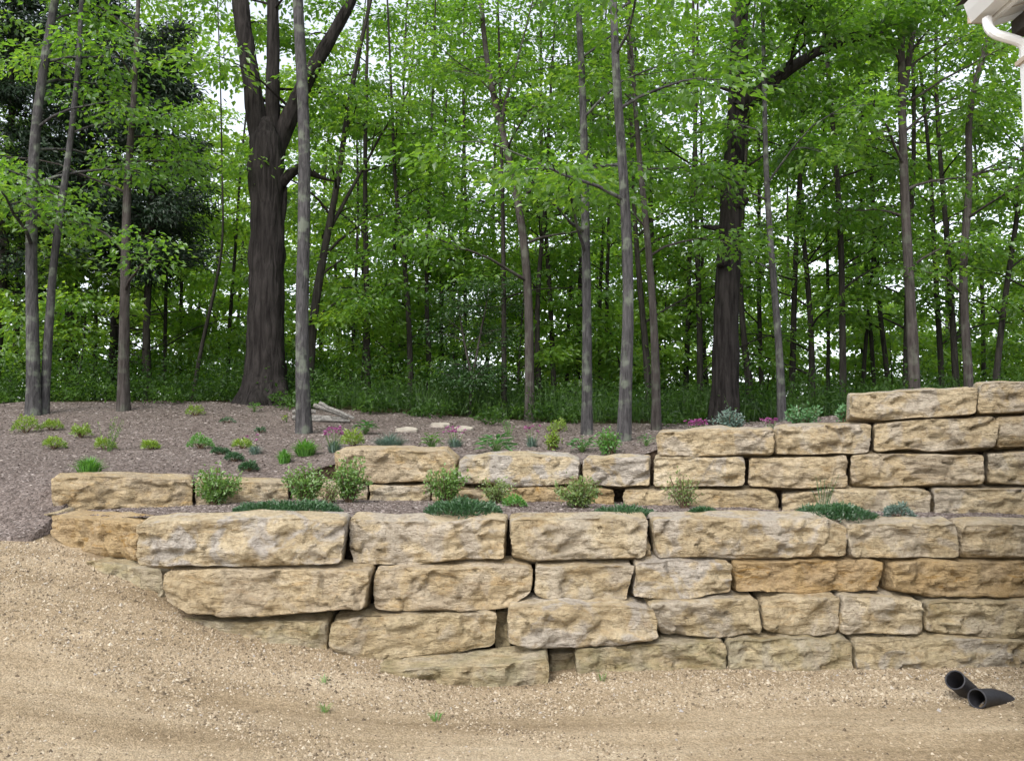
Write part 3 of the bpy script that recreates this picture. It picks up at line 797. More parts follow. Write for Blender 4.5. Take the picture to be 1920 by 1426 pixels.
def px_stem(path, Y, w0, w1, ztop=None, ground=True, bend=0.0, wtop=None):
    """trunk from pixels: path of (px, py) from foot to top at depth Y, widths in pixels"""
    P = [at(a, b, Y) for a, b in path]
    if ground:
        g = ground_at(P[0][0], Y); P[0][2] = g
    R = list(np.linspace(w0, w1 * .9, len(P)) * .45 * Y / FPX)
    if ztop and P[-1][2] < ztop:
        d = (P[-1] - P[-2]); d = d / max(d[2], .2)
        d[:2] = np.clip(d[:2], -.25, .25)
        h = ztop - P[-1][2]
        P += [P[-1] + d * h * .5 + np.array([0, .1, 0]), P[-1] + d * h]
        R += [R[-1] * .65, .012]
    return np.array(P), np.array(R)

YT = lambda px, py: ray_ground(px, py)[1]
G_MID = 'mid-sized trees along the edge of the wood'
# --- the two old trees
Yo = 17.1
oak = px_stem([(497, 752), (498, 700), (499, 600), (500, 500), (503, 400), (500, 310), (498, 262), (499, 222)], Yo, 78, 66)
oak[1][:] = np.array([88, 70, 66, 64, 62, 66, 58, 22]) * .5 * Yo / FPX
li = px_stem([(494, 350), (489, 285), (480, 210), (468, 130), (456, 50), (447, -30)], Yo, 44, 36, 17, False)
mi = px_stem([(504, 350), (508, 290), (511, 210), (512, 110), (512, 0)], Yo + .1, 38, 26, 17, False)
ri = px_stem([(506, 350), (514, 292), (535, 235), (570, 160), (600, 105), (630, 55), (660, 0)], Yo + .15, 44, 24, 15, False)
stub = (np.array([at(520, 352, Yo), at(538, 335, Yo - .1), at(556, 306, Yo - .2), at(580, 322, Yo - .1), at(604, 338, Yo), at(628, 340, Yo)]), np.array([24, 20, 22, 18, 8, 3]) * .5 * Yo / FPX)
stub2 = (np.array([at(518, 430, Yo), at(530, 385, Yo), at(537, 350, Yo)]), np.array([26, 20, 4]) * .5 * Yo / FPX)
tree('old_oak_tree', 'massive dark furrowed trunk splitting into three thick limbs, with a crooked broken stub', [oak, li, mi, ri], 'bark_dark', 11, z0=[99, 8.8, 9.0, 8.6], nb=11, blen=2.6, ztop=15, leafL=.14, nl=64, sR=.5, seg=40, ridge=.16, flare=.35, extra=[stub, stub2], nring=70, hi=11, tint=.45)
Yb = 15.4
big = px_stem([(1358, 800), (1360, 720), (1362, 600), (1366, 480), (1370, 400), (1376, 300), (1384, 200), (1386, 100), (1388, 0)], Yb, 56, 38, 16)
lim = px_stem([(1382, 205), (1425, 172), (1480, 130), (1530, 98), (1600, 72), (1660, 62)], Yb - .1, 34, 12, None, False)
kn = [(np.array([at(1352, 492, Yb - .22), at(1356, 492, Yb - .34)]), np.array([.11, .06])), (np.array([at(1376, 385, Yb - .1), at(1396, 378, Yb - .15), at(1402, 372, Yb - .15)]), np.array([.12, .09, .04])),
      (np.array([at(1350, 428, Yb), at(1330, 426, Yb - .05), at(1318, 424, Yb)]), np.array([.06, .05, .03]))]
tree('old_oak_tree', 'thick dark trunk with knots and one heavy limb reaching out over the stone tiers', [big, lim], 'bark_dark', 12, z0=[5.5, 5.0], nb=16, blen=2.8, ztop=14, leafL=.135, nl=64, sR=.5, seg=36, ridge=.14, flare=.3, extra=kn, nring=64, hi=11, tint=.4)

# --- mid-sized trees with a look of their own
H = []
H.append(('pale grey straight slender trunk in front of the massive oak', [((570, 812), (567, 700), (565, 600), (571, 400), (571, 220), (562, 80), (557, -20))], None, 30, 24, 'bark_grey', 8.2, 5, 1.5))
H.append(('tall grey trunk standing close beside a thinner leaning stem by the left of the bed', [((64, 778), (60, 600), (58, 420), (64, 250), (84, 110), (104, -10))], None, 27, 17, 'bark_grey', 5.2, 13, 2.3))
H.append(('thin grey leaning stem rising right beside a tall grey trunk', [((82, 776), (90, 640), (100, 480), (121, 350), (134, 250), (148, 120), (152, 0))], None, 19, 10, 'bark_grey', 4.8, 11, 2.0))
H.append(('reddish brown trunk with torn bark at its foot, standing alone in the mulch', [((231, 770), (233, 600), (236, 460), (238, 340), (246, 250), (254, 150), (258, 20))], None, 23, 10, 'bark_brown', 4.6, 12, 2.2))
H.append(('dark forked tree leaning right behind the pale grey trunk', [((578, 700), (588, 580), (606, 480), (618, 420), (634, 340), (648, 230), (668, 120), (690, 20)), ((612, 440), (640, 390), (660, 352), (690, 300), (720, 240), (760, 190))], 18.2, 20, 9, 'bark_thin', 4.2, 12, 2.2))
H.append(('dark straight trunk rising from the undergrowth right of the rail pile', [((690, 735), (688, 600), (686, 450), (684, 330), (686, 200))], 19.0, 14, 9, 'bark_thin', 4.0, 11, 2.0))
H.append(('winding brown trunk that bends left towards its top in mid-wood', [((993, 785), (993, 640), (990, 510), (976, 400), (958, 310), (942, 240), (918, 165), (908, 80), (902, 0)), ((938, 235), (948, 190), (960, 150))], 16.4, 20, 11, 'bark_brown', 4.8, 13, 2.2))
H.append(('dark slim trunk just left of a winding brown one', [((945, 772), (945, 620), (944, 470), (942, 340), (940, 260))], 17.0, 12, 7, 'bark_thin', 4.3, 9, 1.8))
H.append(('light grey bark trunk at the bed edge behind hostas', [((1101, 815), (1101, 680), (1100, 540), (1097, 380), (1095, 240), (1090, 110), (1084, 0))], None, 22, 14, 'bark_grey', 4.4, 13, 2.2))
H.append(('sturdy grey trunk with a slight bow, flowers at its foot', [((1170, 826), (1174, 700), (1181, 580), (1176, 440), (1168, 300), (1158, 200), (1152, 80), (1150, 0))], None, 27, 17, 'bark_grey', 4.6, 13, 2.3))
H.append(('brown trunk curving left as it rises, behind the corner block of the third course', [((1230, 806), (1232, 720), (1226, 600), (1218, 480), (1207, 380), (1198, 300), (1190, 180))], None, 19, 11, 'bark_brown', 4.5, 12, 2.2))
H.append(('slim grey trunk with an S-bend right of the knotty dark oak', [((1466, 795), (1464, 680), (1456, 590), (1446, 480), (1438, 360), (1434, 240), (1432, 100))], 14.6, 17, 10, 'bark_grey', 4.6, 11, 2.0))
H.append(('straight dark trunk topped by an open gap of sky', [((1581, 790), (1580, 640), (1578, 480), (1572, 360), (1562, 240), (1552, 120))], 17.5, 15, 10, 'bark_thin', 4.6, 11, 2.2))
H.append(('brown double-topped trunk above the highest long block', [((1716, 800), (1714, 680), (1704, 520), (1698, 400), (1692, 250), (1690, 140), (1690, 0)), ((1694, 170), (1704, 110), (1716, 40), (1722, -30))], 15.6, 24, 15, 'bark_brown', 4.8, 13, 2.3))
H.append(('crooked brown trunk near the white eave, leaning first left then right', [((1818, 800), (1816, 680), (1804, 560), (1806, 450), (1824, 340), (1810, 240), (1818, 180), (1850, 90))], 16.2, 19, 12, 'bark_brown', 4.6, 11, 2.2))
H.append(('dark trunk leaning right beside the house corner', [((1862, 790), (1874, 640), (1884, 560), (1902, 440), (1918, 330), (1926, 200))], 17.5, 14, 9, 'bark_thin', 4.2, 11, 2.2))
H.append(('dark leaning stem just right of the knotty dark oak', [((1410, 800), (1404, 700), (1392, 620), (1386, 520), (1392, 420))], 18.5, 17, 9, 'bark_thin', 4.6, 9, 2.0))
H.append(('bare crooked thin stem leaning right, left of the massive oak', [((362, 720), (378, 640), (396, 580), (406, 520), (420, 470), (418, 400))], 19.5, 9, 5, 'bark_thin', 4.6, 6, 1.4))
H.append(('thin trunk leaning left over from a clump of three', [((772, 745), (768, 640), (764, 540), (752, 440), (742, 370), (738, 280))], 18.8, 13, 8, 'bark_thin', 4.0, 10, 2.0))
H.append(('dark thin trunk with a close twin in mid-wood', [((806, 740), (804, 640), (798, 560), (802, 460), (806, 330))], 19.6, 12, 7, 'bark_thin', 4.0, 10, 2.0))
H.append(('dark trunk behind the sturdy bowed grey one, tilting slightly left', [((1219, 790), (1212, 660), (1200, 540), (1190, 420), (1186, 300))], 18.2, 16, 9, 'bark_thin', 4.4, 10, 2.0))
for i, (label, paths, Y, w0, w1, bark, z0, nb, blen) in enumerate(H):
    if Y is None: Y = YT(*paths[0][0])
    st = [px_stem(paths[0], Y, w0, w1, 13.5)]
    for p in paths[1:]: st.append(px_stem(p, Y + .05, w1 * 1.05, w1 * .5, 11, False))
    tree('woodland_tree', label, st, bark, 40 + i, z0=z0, nb=nb, blen=blen, ztop=13, leafL=.12, nl=54, sR=.48, tint=.5, seg=16 if bark != 'bark_thin' else 10, ridge=.11, group=G_MID, hi=10.5)

# small-leaved understorey tree
Yu = 17.0
u0 = px_stem([(880, 785), (884, 730), (890, 690)], Yu, 9, 6)
u1 = px_stem([(886, 712), (872, 650), (862, 590), (858, 540)], Yu, 6, 2, None, False)
u2 = px_stem([(889, 690), (900, 630), (912, 570), (918, 530)], Yu, 6, 2, None, False)
tree('understorey_tree', 'small multi-stemmed tree with fine dark leaves standing in the tall grass', [u0, u1, u2], 'bark_brown', 70, leaf='leaf_dark', z0=2.9, nb=12, blen=1.1, ztop=5.2, leafL=.06, nl=40, sR=.28, tint=.4, seg=8, twigs=5)

# --- dark cedars at the left
def cedar(label, px, Y, ztop, w, seed, rmax, dens, zlow):
    rng = np.random.default_rng(seed)
    x = at(px, 700, Y)[0]; base = np.array([x, Y, ground_at(x, Y)])
    t = thing('cedar_tree', base, label, 'tree', 'dark evergreens at the left')
    tm, lm = MB(), MB()
    P = np.array([base + np.array([rng.normal(0, .05), 0, k]) for k in np.linspace(-.1, ztop - base[2], 9)])
    Q = smooth_path(P, 24); V, F = ridged(Q, np.linspace(w, .03, 24), 14, rng, .1, .3); tm.add(V, F)
    C, A = [], []
    for b in range(dens):
        f = rng.uniform(0, 1); z = base[2] + zlow + (ztop - base[2] - zlow) * f
        L = rmax * (1 - .75 * f) * rng.uniform(.6, 1.15)
        p0 = np.array([np.interp(z, Q[:, 2], Q[:, 0]), np.interp(z, Q[:, 2], Q[:, 1]), z])
        az = rng.uniform(0, 2 * np.pi)
        B = branch_path(p0, az, rng.uniform(-.1, .3), rng.uniform(-.35, .15), L, rng, 6)
        add_tube(tm, B, np.linspace(.03, .006, 6), 4, caps=False)
        for k in range(9):
            j = rng.uniform(1.2, 5); a = min(int(j), 4)
            C.append(B[a] + (B[a + 1] - B[a]) * (j - a)); A.append(norm(B[a + 1] - B[a]))
    # some bare dead lower twigs
    for b in range(14):
        z = base[2] + rng.uniform(.8, zlow + .5); p0 = np.array([np.interp(z, Q[:, 2], Q[:, 0]), Y, z])
        B = branch_path(p0, rng.uniform(0, 6.28), rng.uniform(-.1, .5), rng.uniform(0, .7), rng.uniform(.8, 1.8), rng, 5)
        add_tube(tm, B, np.linspace(.02, .004, 5), 4, caps=False)
    C = np.repeat(np.array(C), 30, 0); A = np.repeat(np.array(A), 30, 0); m = len(C)
    off = rng.normal(0, 1, (m, 3)) * np.array([.2, .2, .1])
    D = norm(A + rng.normal(0, .6, (m, 3)) + np.array([0, 0, -.25]))
    leaves(lm, C + off, D, rng.normal(0, 1, (m, 3)), rng.uniform(.10, .2, m), rng.uniform(.025, .05, m), rng.uniform(0, 1, m), .1)
    tm.build('trunk', M['bark_thin'], t, smooth=True, origin=base); lm.build('crown', M['needle'], t, origin=base)
cedar('dark cedar with bare dead lower twigs between grey trunks', 133, 21.0, 13.5, .16, 201, 2.9, 85, 3.4)
cedar('dark cedar hanging dense foliage behind the reddish trunk', 275, 20.5, 12.0, .10, 202, 2.1, 84, 2.6)
cedar('dark cedar at the far left edge of the wood', -10, 19.5, 12.5, .15, 203, 2.6, 84, 2.2)
cedar('dark cedar crowding in behind the lone reddish trunk', 205, 22.5, 13.5, .12, 205, 2.3, 64, 3.8)
cedar('dark cedar set far back behind the other evergreens', 60, 25.0, 14.0, .16, 204, 2.4, 40, 3.0)

# --- slender trees filling the wood
rng = np.random.default_rng(99)
bg = [(655, 22, 8), (728, 21, 8), (742, 23, 10), (830, 22, 10), (846, 24, 8), (872, 21, 9), (905, 23, 9), (1014, 18.5, 12), (1040, 19.5, 11), (1062, 22, 9), (1078, 20.5, 13), (1128, 22, 9), (1150, 21, 10), (1245, 21, 14),
      (1282, 20, 11), (1310, 19, 13), (1330, 23, 10), (1428, 22, 10), (1480, 19, 13), (1520, 18.5, 13), (1548, 21, 8), (1612, 21, 9), (1640, 22, 9), (1668, 20, 11), (1695, 18.5, 14), (1765, 19.5, 12), (1792, 18.8, 14), (1840, 22, 10),
      (1940, 18, 13), (2010, 19, 13), (2080, 18, 12), (180, 24, 9), (310, 23, 8), (340, 26, 9), (430, 25, 9), (20, 23, 14), (-60, 20, 14), (-140, 19, 13), (600, 25, 10), (640, 27, 9)]
for k in range(34):
    bg.append((rng.uniform(-250, 2170), rng.uniform(25, 40), rng.uniform(7, 12)))
for k in range(26):
    bg.append((-300 + 2520 * (k + rng.uniform(0, 1)) / 26, rng.uniform(42, 60), rng.uniform(5, 9)))
HN = [(62, 'the paired grey trunks'), (232, 'the lone reddish trunk'), (380, 'the bare crooked leaning stem'), (497, 'the massive three-limbed oak'), (600, 'the forked dark tree'), (690, 'the hosta by the rail pile'), (790, 'the thin twin trunks'), (885, 'the small fine-leaved tree'), (993, 'the winding brown trunk'),
      (1100, 'the light grey trunk'), (1172, 'the sturdy bowed trunk'), (1240, 'the corner block of the third course'), (1360, 'the knotty oak'), (1462, 'the slim S-bend trunk'), (1580, 'the soft green plants on the rim'), (1712, 'the double-topped trunk'), (1815, 'the crooked trunk by the eave'), (1890, 'the house corner')]
G_BG = 'slender trees filling the wood'
for i, (px, Y, w) in enumerate(bg):
    x = at(px, 700, Y)[0]; g = float(hill_z(x, Y)); zt = rng.uniform(12, 17)
    lean = rng.normal(0, .035); P = [np.array([x, Y, g])]
    for k in range(1, 7):
        P.append(np.array([x + lean * k * 2.2 + rng.normal(0, .09), Y + rng.normal(0, .08), g + (zt - g) * k / 6]))
    R = np.linspace(w * .5 * Y / FPX, .015, 7)
    far = Y > 28
    near = min(HN, key=lambda q: abs(q[0] - px)); far = Y > 24.5
    lab = 'thin far-off tree deep in the wood beyond ' + near[1] if far else 'slender dark-stemmed tree in the undergrowth behind ' + near[1]
    tree('slender_tree', lab, [(np.array(P), R)], 'bark_thin', 500 + i, z0=g + (.5 if far else rng.choice([.9, 1.6, 2.6])), nb=22 if far else 18, blen=3.4 if Y > 41 else 2.5 if far else 2.1,
         ztop=zt, leafL=.27 if Y > 41 else .19 if far else .13, nl=40 if far else 38, sR=.7 if Y > 41 else .6 if far else .5, hi=1.6 + Y * .57, tint=.85 if far else .56, seg=7, flare=.15, group=G_BG, nring=14, twigs=4)  # far crowns get a lighter tint: backlight put into the leaf colour

# --- bushy saplings between the trunks
for i in range(34):
    px = -120 + 2180 * (i + rng.uniform(0, 1)) / 34; Y = rng.uniform(18.6, 28); x = at(px, 700, Y)[0]; g = float(hill_z(x, Y)); hh = rng.uniform(2.2, 4.6); ln_ = rng.normal(0, .06)
    P = np.array([[x + ln_ * k * hh / 4 + rng.normal(0, .03) * (k > 0), Y, g + hh * k / 4] for k in range(5)])
    if abs(px - 497) < 120 or abs(px - 1362) < 60: continue
    near = min(HN, key=lambda q: abs(q[0] - px))
    tree('sapling', 'leafy bright green sapling in the wood behind ' + near[1], [(P, np.linspace(.03, .006, 5))], 'bark_thin', 900 + i, z0=g + .5, nb=13, blen=1.5, ztop=g + hh, leafL=.15, nl=36, sR=.42, tint=.82, seg=6, flare=.1, group='bushy saplings in the wood', nring=9, twigs=4)

# ------------------------------------------------------------------ undergrowth at the edge of the wood
def undergrowth():
    rng = np.random.default_rng(77)
    mb = MB()
    # leafy low shrubs, uneven clumps
    for k in range(1000):
        x = rng.uniform(-15, 15); y = float(ye(np.array(np.clip(x, -12, 10)))) - .45 + rng.normal(0, .5) + 9.5 * rng.uniform(0, 1) ** 1.5
        left = x < -1.5; front = y < float(ye(np.array(np.clip(x, -12, 10)))) - .2
        if front and rng.uniform() < .45: continue
        h = (rng.uniform(.3, 1.2) if left else rng.uniform(.2, .95)) * (1 + .06 * (y - 17)) * (1.5 if rng.uniform() < .12 else 1) * (.45 if front else 1); r = rng.uniform(.35, .8) * (.5 if front else 1)
        n = int(120 if y < 20 else 70)
        d = rdir(n, rng) * np.array([r, r, h * .5]) * rng.uniform(.5, 1.05, n)[:, None]
        C = np.array([x, y, float(hill_z(x, y)) + h * .5]) + d
        D = norm(d * np.array([1, 1, .3]) + rng.normal(0, .3, (n, 3)) + np.array([0, 0, .05]))
        N = np.stack([rng.normal(0, .5, n), rng.normal(0, .5, n), np.ones(n)], 1)
        ln = rng.uniform(.05, .115, n)
        leaves(mb, C, D, N, ln, ln * .55, np.clip(rng.normal(.35, .2) + rng.normal(0, .15, n), 0, 1))
    return tag(mb.build('undergrowth', M['weed']), 'dense dark green leafy undergrowth along the edge of the wood', 'undergrowth', kind='stuff')
undergrowth()
def thicket():
    rng = np.random.default_rng(79); mb = MB()
    for k in range(420):
        y = rng.uniform(24, 46); x = rng.uniform(-.75, .75) * y; h = rng.uniform(1.0, 3.4); r = rng.uniform(.6, 1.3); n = 70
        d = rdir(n, rng) * np.array([r, r, h * .5]) * rng.uniform(.4, 1.05, n)[:, None]
        C = np.array([x, y, float(hill_z(x, y)) + h * .5]) + d
        ln = rng.uniform(.12, .24, n)
        leaves(mb, C, norm(d * np.array([1, 1, .3]) + rng.normal(0, .4, (n, 3))), np.stack([rng.normal(0, .6, n), rng.normal(0, .6, n), np.ones(n)], 1), ln, ln * .6, np.clip(rng.normal(.8, .15) + rng.normal(0, .12, n), 0, 1))
    return tag(mb.build('thicket', M['leaf']), 'bright green leafy thicket filling the floor of the wood far behind the trunks', 'thicket', kind='stuff')
thicket()
def tallgrass():
    rng = np.random.default_rng(78); n = 13000
    x = rng.uniform(-4.5, 12, n); y = ye(np.clip(x, -12, 10)) + rng.normal(-.1, .35, n) + 5.5 * rng.uniform(0, 1, n) ** 1.3
    z = hill_z(x, y); h = rng.uniform(.2, .8, n) * (.5 + .5 * (n2(x, y, .9, 6) + .5))
    mb = MB()
    D = np.stack([rng.normal(0, .22, n), rng.normal(0, .22, n), np.ones(n)], 1)
    leaves(mb, np.stack([x, y, z], 1), D, np.stack([rng.normal(0, 1, n), rng.normal(-1, .5, n), np.zeros(n)], 1), np.abs(h) + .15, .010, np.clip(rng.normal(.4, .25, n), 0, 1), .1)
    return tag(mb.build('tall_grass', M['weed']), 'tall dark green grass and weeds under the trees behind the bed', 'grass', kind='stuff')
tallgrass()

# ------------------------------------------------------------------ plants in the beds
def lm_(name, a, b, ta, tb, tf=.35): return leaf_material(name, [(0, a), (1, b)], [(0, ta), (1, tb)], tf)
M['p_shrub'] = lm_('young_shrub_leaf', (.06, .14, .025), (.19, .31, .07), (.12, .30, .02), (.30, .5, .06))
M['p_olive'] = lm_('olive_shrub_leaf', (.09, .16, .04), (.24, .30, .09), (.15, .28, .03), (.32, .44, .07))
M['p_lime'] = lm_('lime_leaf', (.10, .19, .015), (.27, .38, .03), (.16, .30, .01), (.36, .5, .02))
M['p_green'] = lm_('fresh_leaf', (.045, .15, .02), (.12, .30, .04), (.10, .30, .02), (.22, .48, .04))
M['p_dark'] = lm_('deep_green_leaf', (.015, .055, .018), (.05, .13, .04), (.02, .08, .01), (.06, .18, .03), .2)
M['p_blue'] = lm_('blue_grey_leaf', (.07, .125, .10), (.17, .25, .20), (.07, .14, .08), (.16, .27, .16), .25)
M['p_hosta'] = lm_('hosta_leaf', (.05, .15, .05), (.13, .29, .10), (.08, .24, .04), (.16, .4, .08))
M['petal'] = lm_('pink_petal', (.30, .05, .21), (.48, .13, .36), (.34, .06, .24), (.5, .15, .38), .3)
M['petal_w'] = lm_('cream_petal', (.6, .55, .35), (.8, .76, .55), (.6, .55, .3), (.8, .7, .5), .3)
M['stem'] = plain('woody_stem', (.13, .09, .06), .9, .1)
M['stem_green'] = plain('green_stem', (.08, .14, .04), .8, .1)

def anchor(px, py, Y=None):
    if Y is None and 930 < py < 986 and px > 230:            # on the narrow terrace
        p = ray_ground(px, py, fn=lambda x, y: float(terr_z(x, y))); y_ = min(p[1], float(uw(p[0])) - .16); x = at(px, py, y_)[0]
        return np.array([x, y_, float(terr_z(x, y_))])
    if Y is None: return ray_ground(px, py)
    x = at(px, py, Y)[0]
    return np.array([x, Y, ground_at(x, Y)])

def p_shrub(box, label, mat='p_shrub', n=520, seed=0, Y=None, leafL=.035, lean=0, group=None, open_=.9, base=None):
    x0, y0, x1, y1 = box; rng = np.random.default_rng(seed)
    b = anchor((x0 + x1) / 2 if base is None else base, y1, Y); s = b[1] / FPX
    w = (x1 - x0) * s; h = (y1 - y0) * s
    t = thing('shrub', b, label, 'shrub', group); sm, lm = MB(), MB()
    tips = []
    for k in range(int(16 + n / 40)):
        a = rng.uniform(0, 2 * np.pi); rr = w * .5 * math.sqrt(rng.uniform(0, 1)) * rng.uniform(.8, 1.1); zt = h * rng.uniform(.55, 1.05) * (1 - .35 * (rr / (w * .5)) ** 2)
        cx = ((x0 + x1) / 2 - (base if base is not None else (x0 + x1) / 2)) * s
        tip = np.array([math.cos(a) * rr + cx * zt / h, math.sin(a) * rr * .8, zt])
        P = np.array([[math.cos(a) * .02, math.sin(a) * .02, -.02], tip * np.array([.45, .45, .5]) + rng.normal(0, .01, 3), tip])
        add_tube(sm, P, [.006, .004, .002], 4, caps=False); tips.append(P)
    per = int(1.25 * n) // len(tips)
    for P in tips:
        f = rng.uniform(.3, 1.02, per); Q = np.where(f[:, None] < .5, P[0] + (P[1] - P[0]) * (f / .5)[:, None], P[1] + (P[2] - P[1]) * ((f - .5) / .5)[:, None])
        Q = Q + rng.normal(0, .022 * open_, (per, 3))
        D = rdir(per, rng) + norm(Q - np.array([0, 0, h * .3])) * .8
        ln = leafL * rng.uniform(.6, 1.3, per)
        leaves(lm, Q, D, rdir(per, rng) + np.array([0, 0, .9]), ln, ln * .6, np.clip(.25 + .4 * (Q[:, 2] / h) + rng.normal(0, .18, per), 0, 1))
    sm.build('stems', M['stem'], t, smooth=True); lm.build('foliage', M[mat], t)
    return t

def p_mat(box, label, mat='p_dark', n=1500, seed=0, Y=None, group=None, L=.035, W=.012, hh=None, name='ground_cover', cat='ground cover', bumpy=True):
    """low spreading mound of short leaves"""
    x0, y0, x1, y1 = box; rng = np.random.default_rng(seed)
    b = anchor((x0 + x1) / 2, y1 - (y1 - y0) * .15, Y); s = b[1] / FPX
    w = (x1 - x0) * s * .46; h = (y1 - y0) * s * ((hh or .8) * 1.25 if mat != 'p_dark' else .62); dp = min(w, .30)
    t = thing(name, b, label, cat, group); lm, sm = MB(), MB()
    a = rng.uniform(0, 2 * np.pi, n); r = np.sqrt(rng.uniform(0, 1, n))
    x = np.cos(a) * r * w; y = np.sin(a) * r * dp
    prof = np.sqrt(np.clip(1 - r ** 2.5, 0.05, 1)) * (1 + (.55 * n2(x, y, 9, seed, 2) if bumpy else 0))
    gz = np.array([ground_at(b[0] + q, b[1] + p) for q, p in zip(x[::max(1, n // 40)], y[::max(1, n // 40)])]).mean() - b[2]
    z = h * prof * rng.uniform(.3, 1, n) ** .6
    C = np.stack([x, y, z], 1)
    D = np.stack([np.cos(a) * .6, np.sin(a) * .6, np.full(n, .6)], 1) + rng.normal(0, .5, (n, 3))
    ln = L * rng.uniform(.6, 1.4, n)
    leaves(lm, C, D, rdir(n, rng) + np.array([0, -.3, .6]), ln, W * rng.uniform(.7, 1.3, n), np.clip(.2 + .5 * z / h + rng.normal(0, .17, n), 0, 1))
    for k in range(12):
        aa = rng.uniform(0, 6.28); P = np.array([[0, 0, -.02], [math.cos(aa) * w * .5, math.sin(aa) * dp * .5, h * .35], [math.cos(aa) * w * .85, math.sin(aa) * dp * .85, h * .3]])
        add_tube(sm, P, [.008, .005, .003], 4, caps=False)
    sm.build('stems', M['stem'], t, smooth=True); lm.build('foliage', M[mat], t)
    return t

def p_tuft(box, label, mat='p_green', n=140, seed=0, Y=None, group=None, W=.008, spread=.5, flowers=None, nf=0, name='grass_tuft', cat='grass tuft', stalks=0, arch=.35):
    """blades arching from one crown; optional flowers on stems"""
    x0, y0, x1, y1 = box; rng = np.random.default_rng(seed)
    b = anchor((x0 + x1) / 2, y1, Y); s = b[1] / FPX
    w = (x1 - x0) * s * .5; h = (y1 - y0) * s
    t = thing(name, b, label, cat, group); lm = MB()
    hb = h * (.62 if flowers else 1.0)
    a = rng.uniform(0, 2 * np.pi, n); r0 = rng.uniform(0, .45, n) * w; r1 = np.minimum(r0 + rng.uniform(.25, 1, n) * w * (spread + .35), w * 1.1)
    z1 = hb * rng.uniform(.55, 1.05, n) * (1 - .4 * (r1 / w) ** 2)
    A = np.stack([np.cos(a), np.sin(a), 0 * a], 1)
    p0 = A * r0[:, None] - np.array([0, 0, .01]); p2 = A * r1[:, None] + np.array([0, 0, 1]) * z1[:, None]
    p1 = A * (r0 + (r1 - r0) * arch)[:, None] + np.array([0, 0, 1]) * (z1 * .72)[:, None]
    S = np.stack([-np.sin(a), np.cos(a), 0 * a], 1) * (W * rng.uniform(.6, 1.3, n) * .5)[:, None]
    v = np.stack([p0 - S * .6, p0 + S * .6, p1 + S, p1 - S, p2], 1).reshape(-1, 3)
    k = np.arange(n)[:, None] * 5
    tt = np.repeat(np.clip(rng.normal(.5, .25, n), 0, 1), 5)
    bi = lm.n; lm.add(v, k + np.array([[0, 1, 2, 3]]), tt); lm.f.append(k + bi + np.array([[3, 2, 4]]))
    lm.build('foliage', M[mat], t)
    if flowers:
        fm, sm = MB(), MB()
        for q in range(nf):
            aa = rng.uniform(0, 6.28); rr = w * math.sqrt(rng.uniform(0, 1)) * .9; zt = h * rng.uniform(.72, 1.05)
            tip = np.array([math.cos(aa) * rr, math.sin(aa) * rr, zt])
            add_tube(sm, np.array([tip * np.array([.3, .3, 0]), tip * np.array([.7, .7, .6]), tip]), [.002, .002, .0015], 3, caps=False)
            m = 9; ang = np.arange(m) / m * 2 * np.pi + rng.uniform(0, 1)
            D = np.stack([np.cos(ang), np.sin(ang), np.full(m, .35)], 1) + rng.normal(0, .25, (m, 3))
            leaves(fm, np.repeat(tip[None], m, 0) + rng.normal(0, .006, (m, 3)), D, np.array([[0, 0, 1.]]) + rng.normal(0, .3, (m, 3)), .024, .018, np.clip(rng.normal(.5, .3, m), 0, 1))
        sm.build('flower_stems', M['stem_green'], t); fm.build('flowers', M[flowers], t)['kind'] = 'stuff'
    return t

def p_rosette(box, label, mat='p_hosta', n=34, seed=0, Y=None, group=None, Lf=.6, ratio=.5, name='leafy_plant', cat='plant', fl=None):
    """broad leaves on short stalks"""
    x0, y0, x1, y1 = box; rng = np.random.default_rng(seed)
    b = anchor((x0 + x1) / 2, y1, Y); s = b[1] / FPX
    w = (x1 - x0) * s * .5; h = (y1 - y0) * s
    t = thing(name, b, label, cat, group); lm, sm = MB(), MB()
    for k in range(n):
        a = rng.uniform(0, 6.28); f = rng.uniform(.15, .8); el = rng.uniform(-.1, .7)
        c = np.array([math.cos(a) * w * f, math.sin(a) * w * f, h * (1 - f * .7) * rng.uniform(.5, .95)])
        add_tube(sm, np.array([[0, 0, -.01], c * np.array([.5, .5, .65]), c]), [.003, .0025, .002], 3, caps=False)
        L = w * Lf * rng.uniform(.7, 1.2); d = np.array([math.cos(a) * math.cos(el), math.sin(a) * math.cos(el), math.sin(el)]); S = np.array([-math.sin(a), math.cos(a), 0]) * L * ratio * .5
        dn = np.array([0, 0, -1]) * L * .22
        q = [c, c + d * L * .35 + S, c + d * L * .75 + S * .75 + dn * .5, c + d * L + dn, c + d * L * .75 - S * .75 + dn * .5, c + d * L * .35 - S]
        mid = c + d * L * .5 - np.array([0, 0, L * .06]) + dn * .2
        lm.add(q + [mid], [(0, 1, 6), (1, 2, 6), (2, 3, 6), (3, 4, 6), (4, 5, 6), (5, 0, 6)], np.clip(rng.normal(.5, .25), 0, 1))
    sm.build('stalks', M['stem_green'], t); lm.build('leaves', M[mat], t)
    if fl:
        fm = MB()
        for q in range(fl):
            c = np.array([rng.uniform(-w, w) * .7, rng.uniform(-w, w) * .5, h * rng.uniform(.8, 1.1)])
            m = 7; leaves(fm, np.repeat(c[None], m, 0), rdir(m, rng) + np.array([0, 0, .5]), rdir(m, rng), .028, .02, np.clip(rng.normal(.5, .3, m), 0, 1))
        fm.build('flowers', M['petal'], t)
    return t

